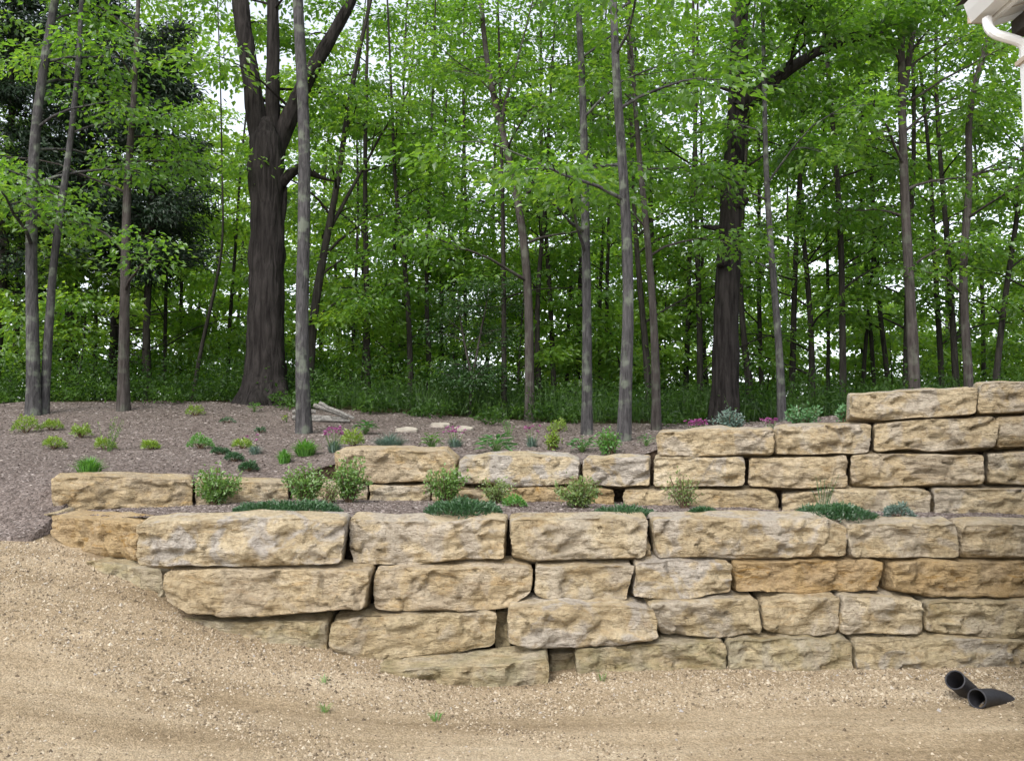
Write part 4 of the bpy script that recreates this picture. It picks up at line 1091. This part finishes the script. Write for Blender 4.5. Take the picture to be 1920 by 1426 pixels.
def p_stalk(box, label, mat='p_olive', n=9, seed=0, Y=None, leafL=.035, group=None):
    x0, y0, x1, y1 = box; rng = np.random.default_rng(seed)
    b = anchor((x0 + x1) / 2, y1, Y); s = b[1] / FPX; w = (x1 - x0) * s * .5; h = (y1 - y0) * s
    t = thing('stalky_plant', b, label, 'plant', group); sm, lm = MB(), MB()
    for k in range(n):
        tip = np.array([rng.uniform(-1, 1) * w, rng.uniform(-1, 1) * w * .6, h * rng.uniform(.55, 1.02)])
        P = smooth_path(np.array([tip * np.array([.25, .25, 0]), tip * np.array([.5, .5, .5]), tip]), 6)
        add_tube(sm, P, np.linspace(.0035, .0015, 6), 4, caps=False)
        m = 16; f = rng.uniform(.1, 1, m) * 5; a = np.clip(f.astype(int), 0, 4); Q = P[a] + (P[a + 1] - P[a]) * (f - a)[:, None]
        ln = leafL * rng.uniform(.5, 1.2, m); leaves(lm, Q, rdir(m, rng) + np.array([0, 0, .5]), rdir(m, rng), ln, ln * .4, rng.uniform(0, 1, m))
    sm.build('stems', M['stem_green'], t); lm.build('foliage', M[mat], t)
    return t

# terrace between the tiers
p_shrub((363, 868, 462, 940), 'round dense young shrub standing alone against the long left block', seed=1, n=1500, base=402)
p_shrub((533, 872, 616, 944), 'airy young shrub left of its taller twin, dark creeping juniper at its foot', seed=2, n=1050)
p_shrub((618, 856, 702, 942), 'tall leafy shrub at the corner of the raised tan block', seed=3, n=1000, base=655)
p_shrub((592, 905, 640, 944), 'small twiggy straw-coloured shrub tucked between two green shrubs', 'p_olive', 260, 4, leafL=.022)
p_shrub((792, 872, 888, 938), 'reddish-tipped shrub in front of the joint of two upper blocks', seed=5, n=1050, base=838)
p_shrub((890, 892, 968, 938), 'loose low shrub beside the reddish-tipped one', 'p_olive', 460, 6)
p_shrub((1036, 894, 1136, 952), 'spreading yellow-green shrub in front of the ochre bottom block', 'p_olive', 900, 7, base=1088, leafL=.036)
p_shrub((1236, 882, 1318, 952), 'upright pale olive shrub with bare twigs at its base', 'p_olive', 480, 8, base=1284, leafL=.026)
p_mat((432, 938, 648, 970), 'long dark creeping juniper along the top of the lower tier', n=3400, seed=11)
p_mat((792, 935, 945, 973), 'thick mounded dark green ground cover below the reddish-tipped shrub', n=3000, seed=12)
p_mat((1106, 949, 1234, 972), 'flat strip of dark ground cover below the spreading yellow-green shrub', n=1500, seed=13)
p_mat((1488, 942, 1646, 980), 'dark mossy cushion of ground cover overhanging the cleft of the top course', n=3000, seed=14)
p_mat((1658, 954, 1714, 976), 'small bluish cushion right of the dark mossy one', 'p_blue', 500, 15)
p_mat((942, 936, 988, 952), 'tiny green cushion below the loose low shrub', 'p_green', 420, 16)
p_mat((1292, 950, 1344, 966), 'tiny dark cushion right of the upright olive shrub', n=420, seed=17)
p_rosette((470, 940, 520, 966), 'round pale green leaves poking out of the creeping juniper', 'p_hosta', 16, 18, Lf=.5, ratio=.9)
p_stalk((1512, 880, 1574, 956), 'wispy grey-green stalks standing over the dark mossy cushion', 'p_blue', 12, 19, leafL=.02)
# upper bed, left
LIME = dict(mat='p_lime', name='sedum_clump', cat='plant', L=.05, W=.014, hh=.9)
GL = 'lime green clumps at the left of the upper bed'
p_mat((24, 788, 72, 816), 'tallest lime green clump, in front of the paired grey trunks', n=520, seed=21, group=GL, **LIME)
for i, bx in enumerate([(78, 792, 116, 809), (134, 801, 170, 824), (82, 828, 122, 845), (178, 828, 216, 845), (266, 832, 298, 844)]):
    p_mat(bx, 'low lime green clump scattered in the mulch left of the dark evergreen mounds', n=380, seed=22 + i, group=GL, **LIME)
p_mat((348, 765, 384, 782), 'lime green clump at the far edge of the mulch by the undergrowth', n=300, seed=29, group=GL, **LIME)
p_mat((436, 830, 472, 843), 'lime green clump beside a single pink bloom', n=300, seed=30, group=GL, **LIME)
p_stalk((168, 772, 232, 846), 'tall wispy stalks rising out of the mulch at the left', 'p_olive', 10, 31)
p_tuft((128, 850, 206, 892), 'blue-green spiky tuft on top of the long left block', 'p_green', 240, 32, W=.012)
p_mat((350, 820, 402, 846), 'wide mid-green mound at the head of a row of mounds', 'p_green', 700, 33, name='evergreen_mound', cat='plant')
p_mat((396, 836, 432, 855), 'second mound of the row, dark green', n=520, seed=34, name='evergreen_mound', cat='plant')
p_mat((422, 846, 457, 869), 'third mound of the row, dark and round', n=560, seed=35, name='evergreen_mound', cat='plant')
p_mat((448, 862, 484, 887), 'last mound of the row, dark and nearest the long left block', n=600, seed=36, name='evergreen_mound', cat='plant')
p_tuft((454, 818, 502, 852), 'grey-leaved pink with a single magenta bloom', 'p_blue', 110, 37, flowers='petal', nf=3, name='flowering_pink', cat='flower')
p_tuft((512, 838, 554, 868), 'bright green grassy tuft lower than its bigger neighbour', 'p_green', 160, 38, W=.014)
p_tuft((538, 818, 606, 854), 'big bright green grassy tuft at the foot of the pale grey trunk', 'p_green', 260, 39, W=.015)
p_tuft((604, 804, 650, 848), 'blue-leaved pink with a dense cluster of magenta blooms left of the raised tan block', 'p_blue', 150, 40, flowers='petal', nf=26, name='flowering_pink', cat='flower')
p_mat((640, 818, 682, 840), 'lime clump peeking over the raised tan block', n=420, seed=41, **LIME)
p_mat((478, 796, 498, 814), 'small dark plant in mid-bed left of the pale grey trunk', n=200, seed=42, name='small_plant', cat='plant')
p_mat((412, 782, 440, 794), 'small dark plant out in the mulch left of the oak foot', n=160, seed=43, name='small_plant', cat='plant')
p_rosette((462, 748, 492, 772), 'broad-leaved plant at the foot of the massive oak', 'p_green', 22, 44)
p_rosette((524, 772, 552, 792), 'yellowish broad-leaved plant left of the rail pile', 'p_lime', 12, 45)
p_rosette((662, 780, 708, 814), 'round hosta right of the rail pile', 'p_hosta', 44, 46, ratio=.65)
p_tuft((686, 804, 774, 842), 'wide hazy blue-grey tuft behind the raised tan block', 'p_blue', 420, 47, W=.007, spread=.8)
p_rosette((786, 802, 832, 846), 'upright green plant with cream flowers at the end of the raised tan block', 'p_green', 50, 48, Lf=.5)
p_tuft((828, 802, 878, 838), 'loose blue-grey pink with scattered magenta blooms beside the stepping stones', 'p_blue', 150, 49, flowers='petal', nf=16, name='flowering_pink', cat='flower')
p_rosette((898, 806, 962, 852), 'big light green daylily above the pale grey upper block', 'p_hosta', 60, 50, ratio=.28, Lf=.8)
p_stalk((940, 786, 968, 818), 'thin green sprig behind the big daylily', 'p_green', 7, 51)
p_tuft((976, 800, 1018, 838), 'small grey-leaved pink with purple blooms right of the big daylily', 'p_blue', 120, 52, flowers='petal', nf=9, name='flowering_pink', cat='flower')
p_shrub((1018, 806, 1054, 844), 'little yellow-green bush between a pink and the grey trunk', 'p_lime', 340, 53)
p_mat((1026, 794, 1064, 812), 'lime mound in the back of the bed left of the light grey trunk', n=300, seed=54, **LIME)
p_rosette((1066, 812, 1118, 848), 'spreading hosta at the foot of the light grey trunk', 'p_hosta', 48, 55, ratio=.4, Lf=.7)
p_shrub((1118, 800, 1168, 852), 'deep green leafy bush in front of the sturdy grey trunk', 'p_green', 560, 56)
p_rosette((1196, 806, 1228, 836), 'small hosta tucked against the corner block of the third course', 'p_hosta', 26, 57, ratio=.4)
p_tuft((1160, 790, 1184, 824), 'few thin pink blooms at the foot of the sturdy grey trunk', 'p_blue', 50, 58, flowers='petal', nf=5, name='flowering_pink', cat='flower')
# behind the crest of the upper tier
p_tuft((1282, 786, 1330, 816), 'magenta pink blooming over the rim of the third course', 'p_blue', 120, 59, Y=9.5, flowers='petal', nf=30, name='flowering_pink', cat='flower')
p_shrub((1334, 772, 1402, 812), 'blue-green bushy plant over the rim below the knotty oak', 'p_blue', 700, 60, Y=9.7)
p_tuft((1426, 790, 1464, 816), 'low magenta blooms over the rim left of the long third-course block', 'p_blue', 90, 61, Y=9.3, flowers='petal', nf=16, name='flowering_pink', cat='flower')
p_shrub((1466, 762, 1545, 806), 'soft green bushy plant over the rim right of the S-bend trunk', 'p_hosta', 700, 62, Y=9.6)
p_shrub((1568, 766, 1600, 800), 'soft green plant beside the end of the highest long block', 'p_hosta', 260, 63, Y=9.2)
# weeds in the gravel
p_tuft((592, 1306, 624, 1334), 'small grass weed in the open gravel left of the low front block', 'p_green', 26, 64, W=.005, spread=1.0, arch=.5)
p_tuft((594, 1256, 618, 1286), 'single sprig of weed in the gravel under the third course', 'p_green', 12, 65, W=.005, spread=1.0, arch=.5)
p_tuft((800, 1320, 834, 1350), 'small grass weed in the gravel in front of the low front block', 'p_green', 30, 66, W=.005, spread=1.0, arch=.5)
p_tuft((1114, 1252, 1144, 1280), 'weed sprouting at the foot of the mossy bottom block', 'p_green', 14, 67, W=.005, spread=1.0, arch=.5)

# ------------------------------------------------------------------ flat stepping stones, rail pile
M['flag'] = plain('flagstone', (.36, .32, .27), .9, .1, 9, .25)
for i, (cx, cy, wpx, lab) in enumerate([(763, 808, 44, 'pale flat stepping stone nearest the hosta'), (826, 799, 40, 'flat stepping stone half sunk in mulch towards the wood'), (868, 806, 36, 'flat stepping stone beside the loose pink')]):
    b = ray_ground(cx, cy); s = b[1] / FPX; rng = np.random.default_rng(800 + i)
    k = 11; ang = np.arange(k) / k * 2 * np.pi; rx = wpx * s * .5 * rng.uniform(.85, 1.1, k); ry = .22 * rng.uniform(.8, 1.15, k)
    lo = np.stack([np.cos(ang) * rx, np.sin(ang) * ry, np.full(k, -.04)], 1); hi_ = lo + np.array([0, 0, .075]); hi_[:, 2] += np.sin(ang) * .03 + rng.normal(0, .004, k); inn = hi_ * np.array([.9, .9, 1]) + np.array([0, 0, .008])
    mb = MB(); q = np.arange(k); r = (q + 1) % k
    mb.add(np.concatenate([lo, hi_, inn]), np.concatenate([np.stack([q, r, r + k, q + k], 1), np.stack([q + k, r + k, r + 2 * k, q + 2 * k], 1)])); mb.f.append((q + 2 * k)[None])
    o = mb.build('stepping_stone', M['flag']); o.location = b; tag(o, lab, 'stepping stone', 'stepping stones in the upper bed')

M['rail'] = bark_material('weathered_wood', (.10, .094, .085), (.27, .255, .235), 22, 22, .01)
M['rail_end'] = plain('cut_wood', (.55, .48, .38), .9, .1, 30, .2)
def rail(p0, p1, w, label, seed, taper=1.0):
    """split rail: an uneven four- to five-sided billet with a pale cut end"""
    rng = np.random.default_rng(seed); p0 = np.array(p0); p1 = np.array(p1)
    t = thing('split_rail', p0, label, 'wooden rail', 'weathered rails in the pile')
    n = 9; P = p0 + (p1 - p0) * np.linspace(0, 1, n)[:, None] + np.stack([np.zeros(n), np.zeros(n), rng.normal(0, .004, n)], 1)
    V, F = tube_arrays(P, np.linspace(w, w * taper, n) * .5, 7); V = V.reshape(n, 7, 3)
    k = rng.uniform(.72, 1.15, 7); V = P[:, None] + (V - P[:, None]) * (k[None] * rng.uniform(.94, 1.06, (n, 7)))[..., None]
    mb = MB(); mb.add(V.reshape(-1, 3), F); mb.build('billet', M['rail'], t, origin=p0)
    d = norm(p1 - p0)
    for e, sgn in ((0, -1), (n - 1, 1)):
        em = MB(); em.add(V[e] + d * sgn * .002, [tuple(range(7)) if sgn < 0 else tuple(range(6, -1, -1))])
        em.build('cut_end', M['rail_end'], t, origin=p0)
b = ray_ground(600, 792); Yr = b[1]; gz = lambda px, Y: ground_at(at(px, 790, Y)[0], Y)
def rp(px, Y, h): return np.array([at(px, 785, Y)[0], Y, gz(px, Y) + h])
rail(rp(556, Yr, .045), rp(656, Yr + .1, .04), .07, 'lowest long weathered rail at the front of the pile', 1)
rail(rp(548, Yr + .16, .05), rp(622, Yr + .2, .05), .085, 'thick rail lying level behind the lowest one', 2)
rail(rp(560, Yr + .32, .06), rp(650, Yr + .3, .05), .075, 'rail at the bottom rear of the pile', 3)
rail(rp(548, Yr + .14, .15), rp(592, Yr + .2, .15), .075, 'short rail with a pale cut end behind the pale grey trunk', 4)
rail(rp(588, Yr + .34, .24), rp(654, Yr + .25, .08), .07, 'rail slanting down across the pile', 5)
rail(rp(598, Yr + .12, .30), rp(664, Yr + .05, .09), .06, 'topmost rail slanting down to the right over the pile', 6, .8)

# ------------------------------------------------------------------ black drain pipes
M['pipe'] = plain('black_plastic_pipe', (.022, .022, .026), .5, .4, 60, .35)
def pipe(P, r, label):
    P = smooth_path(np.array(P), 26); base = P[0].copy()
    t = thing('drain_pipe', base, label, 'pipe', 'black drain pipe ends in the gravel')
    seg = 28; mb = MB()
    corr = r * (1 + .006 * np.sign(np.sin(np.arange(26) * 2.1)))
    Vo, F = tube_arrays(P, corr, seg); Vi, _ = tube_arrays(P, np.full(26, r * .9), seg)
    nV = len(Vo); mb.add(np.concatenate([Vo, Vi]), np.concatenate([F, F[:, ::-1] + nV]))
    j = np.arange(seg); k = (j + 1) % seg; e = 25 * seg
    mb.f.append(np.stack([e + j, e + k, nV + e + k, nV + e + j], 1))
    mb.build('pipe_body', M['pipe'], t, smooth=True, origin=base)
    rm = MB(); T = norm(P[-1] - P[-2])
    Vr, Fr = tube_arrays(np.array([P[-1] - T * .012, P[-1] - T * .004, P[-1] + T * .004]), np.array([r * 1.02, r * 1.06, r * 1.04]), seg); Vr2, _ = tube_arrays(np.array([P[-1] - T * .012, P[-1] - T * .004, P[-1] + T * .004]), np.full(3, r * .9), seg)
    rm.add(np.concatenate([Vr, Vr2]), np.concatenate([Fr, Fr[:, ::-1] + 3 * seg])); e = 2 * seg
    rm.f.append(np.stack([e + j, e + k, 3 * seg + e + k, 3 * seg + e + j], 1))
    rm.build('pipe_rim', M['pipe'], t, smooth=True, origin=base)
Yp = ray_ground(1830, 1312)[1]
pipe([at(1856, 1336, Yp + .26), at(1838, 1316, Yp + .16), at(1814, 1294, Yp + .05), at(1791, 1274, Yp - .06)], .061, 'black plastic drain pipe end tilted up out of the gravel')
pipe([at(1906, 1330, Yp + .05), at(1880, 1312, Yp - .03), at(1858, 1307, Yp - .10), at(1832, 1309, Yp - .2)], .058, 'black plastic drain pipe end lying flat in the gravel')

# ------------------------------------------------------------------ corner of the house at the right
M['white'] = plain('white_vinyl', (.78, .78, .77), .5, .3, 3, .04)
M['beige'] = plain('beige_aluminium', (.46, .38, .30), .6, .3, 4, .08)
M['siding'] = plain('grey_siding', (.55, .56, .56), .7, .2, 2, .05)
M['shingle'] = plain('dark_shingles', (.07, .065, .06), .95, .1, 18, .3)
hs = thing('house', (3.2, 2.0, 0), 'white eave corner with gutter and downspout of a house', 'house')
ho = np.array([3.2, 2.0, 0])
def hpart(name, mat, boxes, parent=hs):
    mb = MB()
    for lo, hi in boxes: add_box(mb, lo, hi)
    return mb.build(name, M[mat], parent, origin=ho)
g0 = at(1834, 46, 5.0); zE = float(g0[2]); xE = float(g0[0])        # eave line runs towards the camera at x = xE
YE = 4.82; WX = float(at(1914, 80, YE + .02)[0]) + .10
hpart('wall', 'siding', [((WX, -6, -.05), (WX + .15, YE, zE + .02)), ((WX + .15, YE - .15, -.05), (WX + 7, YE, zE + .02))])
for k in range(26):
    hpart('siding_board', 'siding', [((WX - .012, -6, .12 + k * .155), (WX - .002, YE - .004, .268 + k * .155))])
hpart('corner_trim', 'white', [((WX - .03, YE - .09, 0), (WX - .014, YE + .03, zE)), ((WX - .014, YE + .014, 0), (WX + .1, YE + .03, zE))])
def sloped(name, mat, x0, x1, y0, y1, z0, th, rise=.32):
    mb = MB(); za, zb = z0, z0 + (x1 - x0) * rise
    v = [(x0, y0, za), (x1, y0, zb), (x1, y1, zb), (x0, y1, za), (x0, y0, za + th), (x1, y0, zb + th), (x1, y1, zb + th), (x0, y1, za + th)]
    mb.add(v, [(0, 3, 2, 1), (4, 5, 6, 7), (0, 1, 5, 4), (1, 2, 6, 5), (2, 3, 7, 6), (3, 0, 4, 7)]); return mb.build(name, M[mat], hs, origin=ho)
sloped('soffit', 'white', xE + .085, WX + 4, -6, YE + .2, zE + .03, .015)
for k in range(10): sloped('soffit_seam', 'beige', xE + .09, WX + .3, YE + .05 - .3 * k, YE + .058 - .3 * k, zE + .0265, .003)
hpart('fascia', 'white', [((xE + .06, -6, zE - .0), (xE + .083, YE + .20, zE + .15))])
sloped('rake_board', 'white', xE + .083, WX + 4, YE + .202, YE + .225, zE + .0, .15)
hpart('dark_eave_box', 'shingle', [((xE + .2, YE + .0, zE - .07), (WX + .8, YE + .19, zE + .02))])  # dark box under the soffit edge, in the roof's shingle tone
# gutter with a stepped front
gm = MB(); prof = [(-.055, .125), (-.07, .11), (-.055, .06), (-.03, .0), (.055, .0), (.055, .13)]
n = len(prof)
for yy in (-6, YE + .2):
    gm.v.append(np.array([(xE + a, yy, zE + .02 + b_) for a, b_ in prof]) ); gm.t.append(np.zeros(n))
gm.n = 2 * n
gm.f.append(np.array([(i, i + 1, i + 1 + n, i + n) for i in range(n - 1)])); gm.f.append(np.array([tuple(range(n)), tuple(range(2 * n - 1, n - 1, -1))]))
gut = gm.build('gutter', M['white'], hs, origin=ho)
hpart('gutter_end_cap', 'beige', [((xE - .045, YE + .2, zE + .018), (xE + .05, YE + .212, zE + .14))], gut)
rm = MB(); rm.add([(xE - .08, -6, zE + .16), (xE - .08, YE + .28, zE + .16), (WX + 7, YE + .28, zE + 2.65), (WX + 7, -6, zE + 2.65)], [(0, 3, 2, 1)])
rm.add([(xE - .08, -6, zE + .19), (xE - .08, YE + .28, zE + .19), (WX + 7, YE + .28, zE + 2.69), (WX + 7, -6, zE + 2.69)], [(0, 1, 2, 3)])
rm.build('roof', M['shingle'], hs, origin=ho)
dsp = hpart('downspout', 'white', [((WX - .095, YE - .01, .08), (WX - .04, YE + .05, zE - .17))])
em = MB(); add_tube(em, smooth_path(np.array([at(1851, 36, YE + .1), at(1852, 54, YE + .08), at(1864, 65, YE + .06), at(1900, 74, YE + .03), at(1923, 82, YE + .02), at(1924, 110, YE + .02)]), 16), np.full(16, .028), 10)
em.build('elbow', M['white'], dsp, origin=ho)
hpart('strap', 'beige', [((WX - .112, YE - .03, zE - .31), (WX - .02, YE + .07, zE - .285))], dsp)
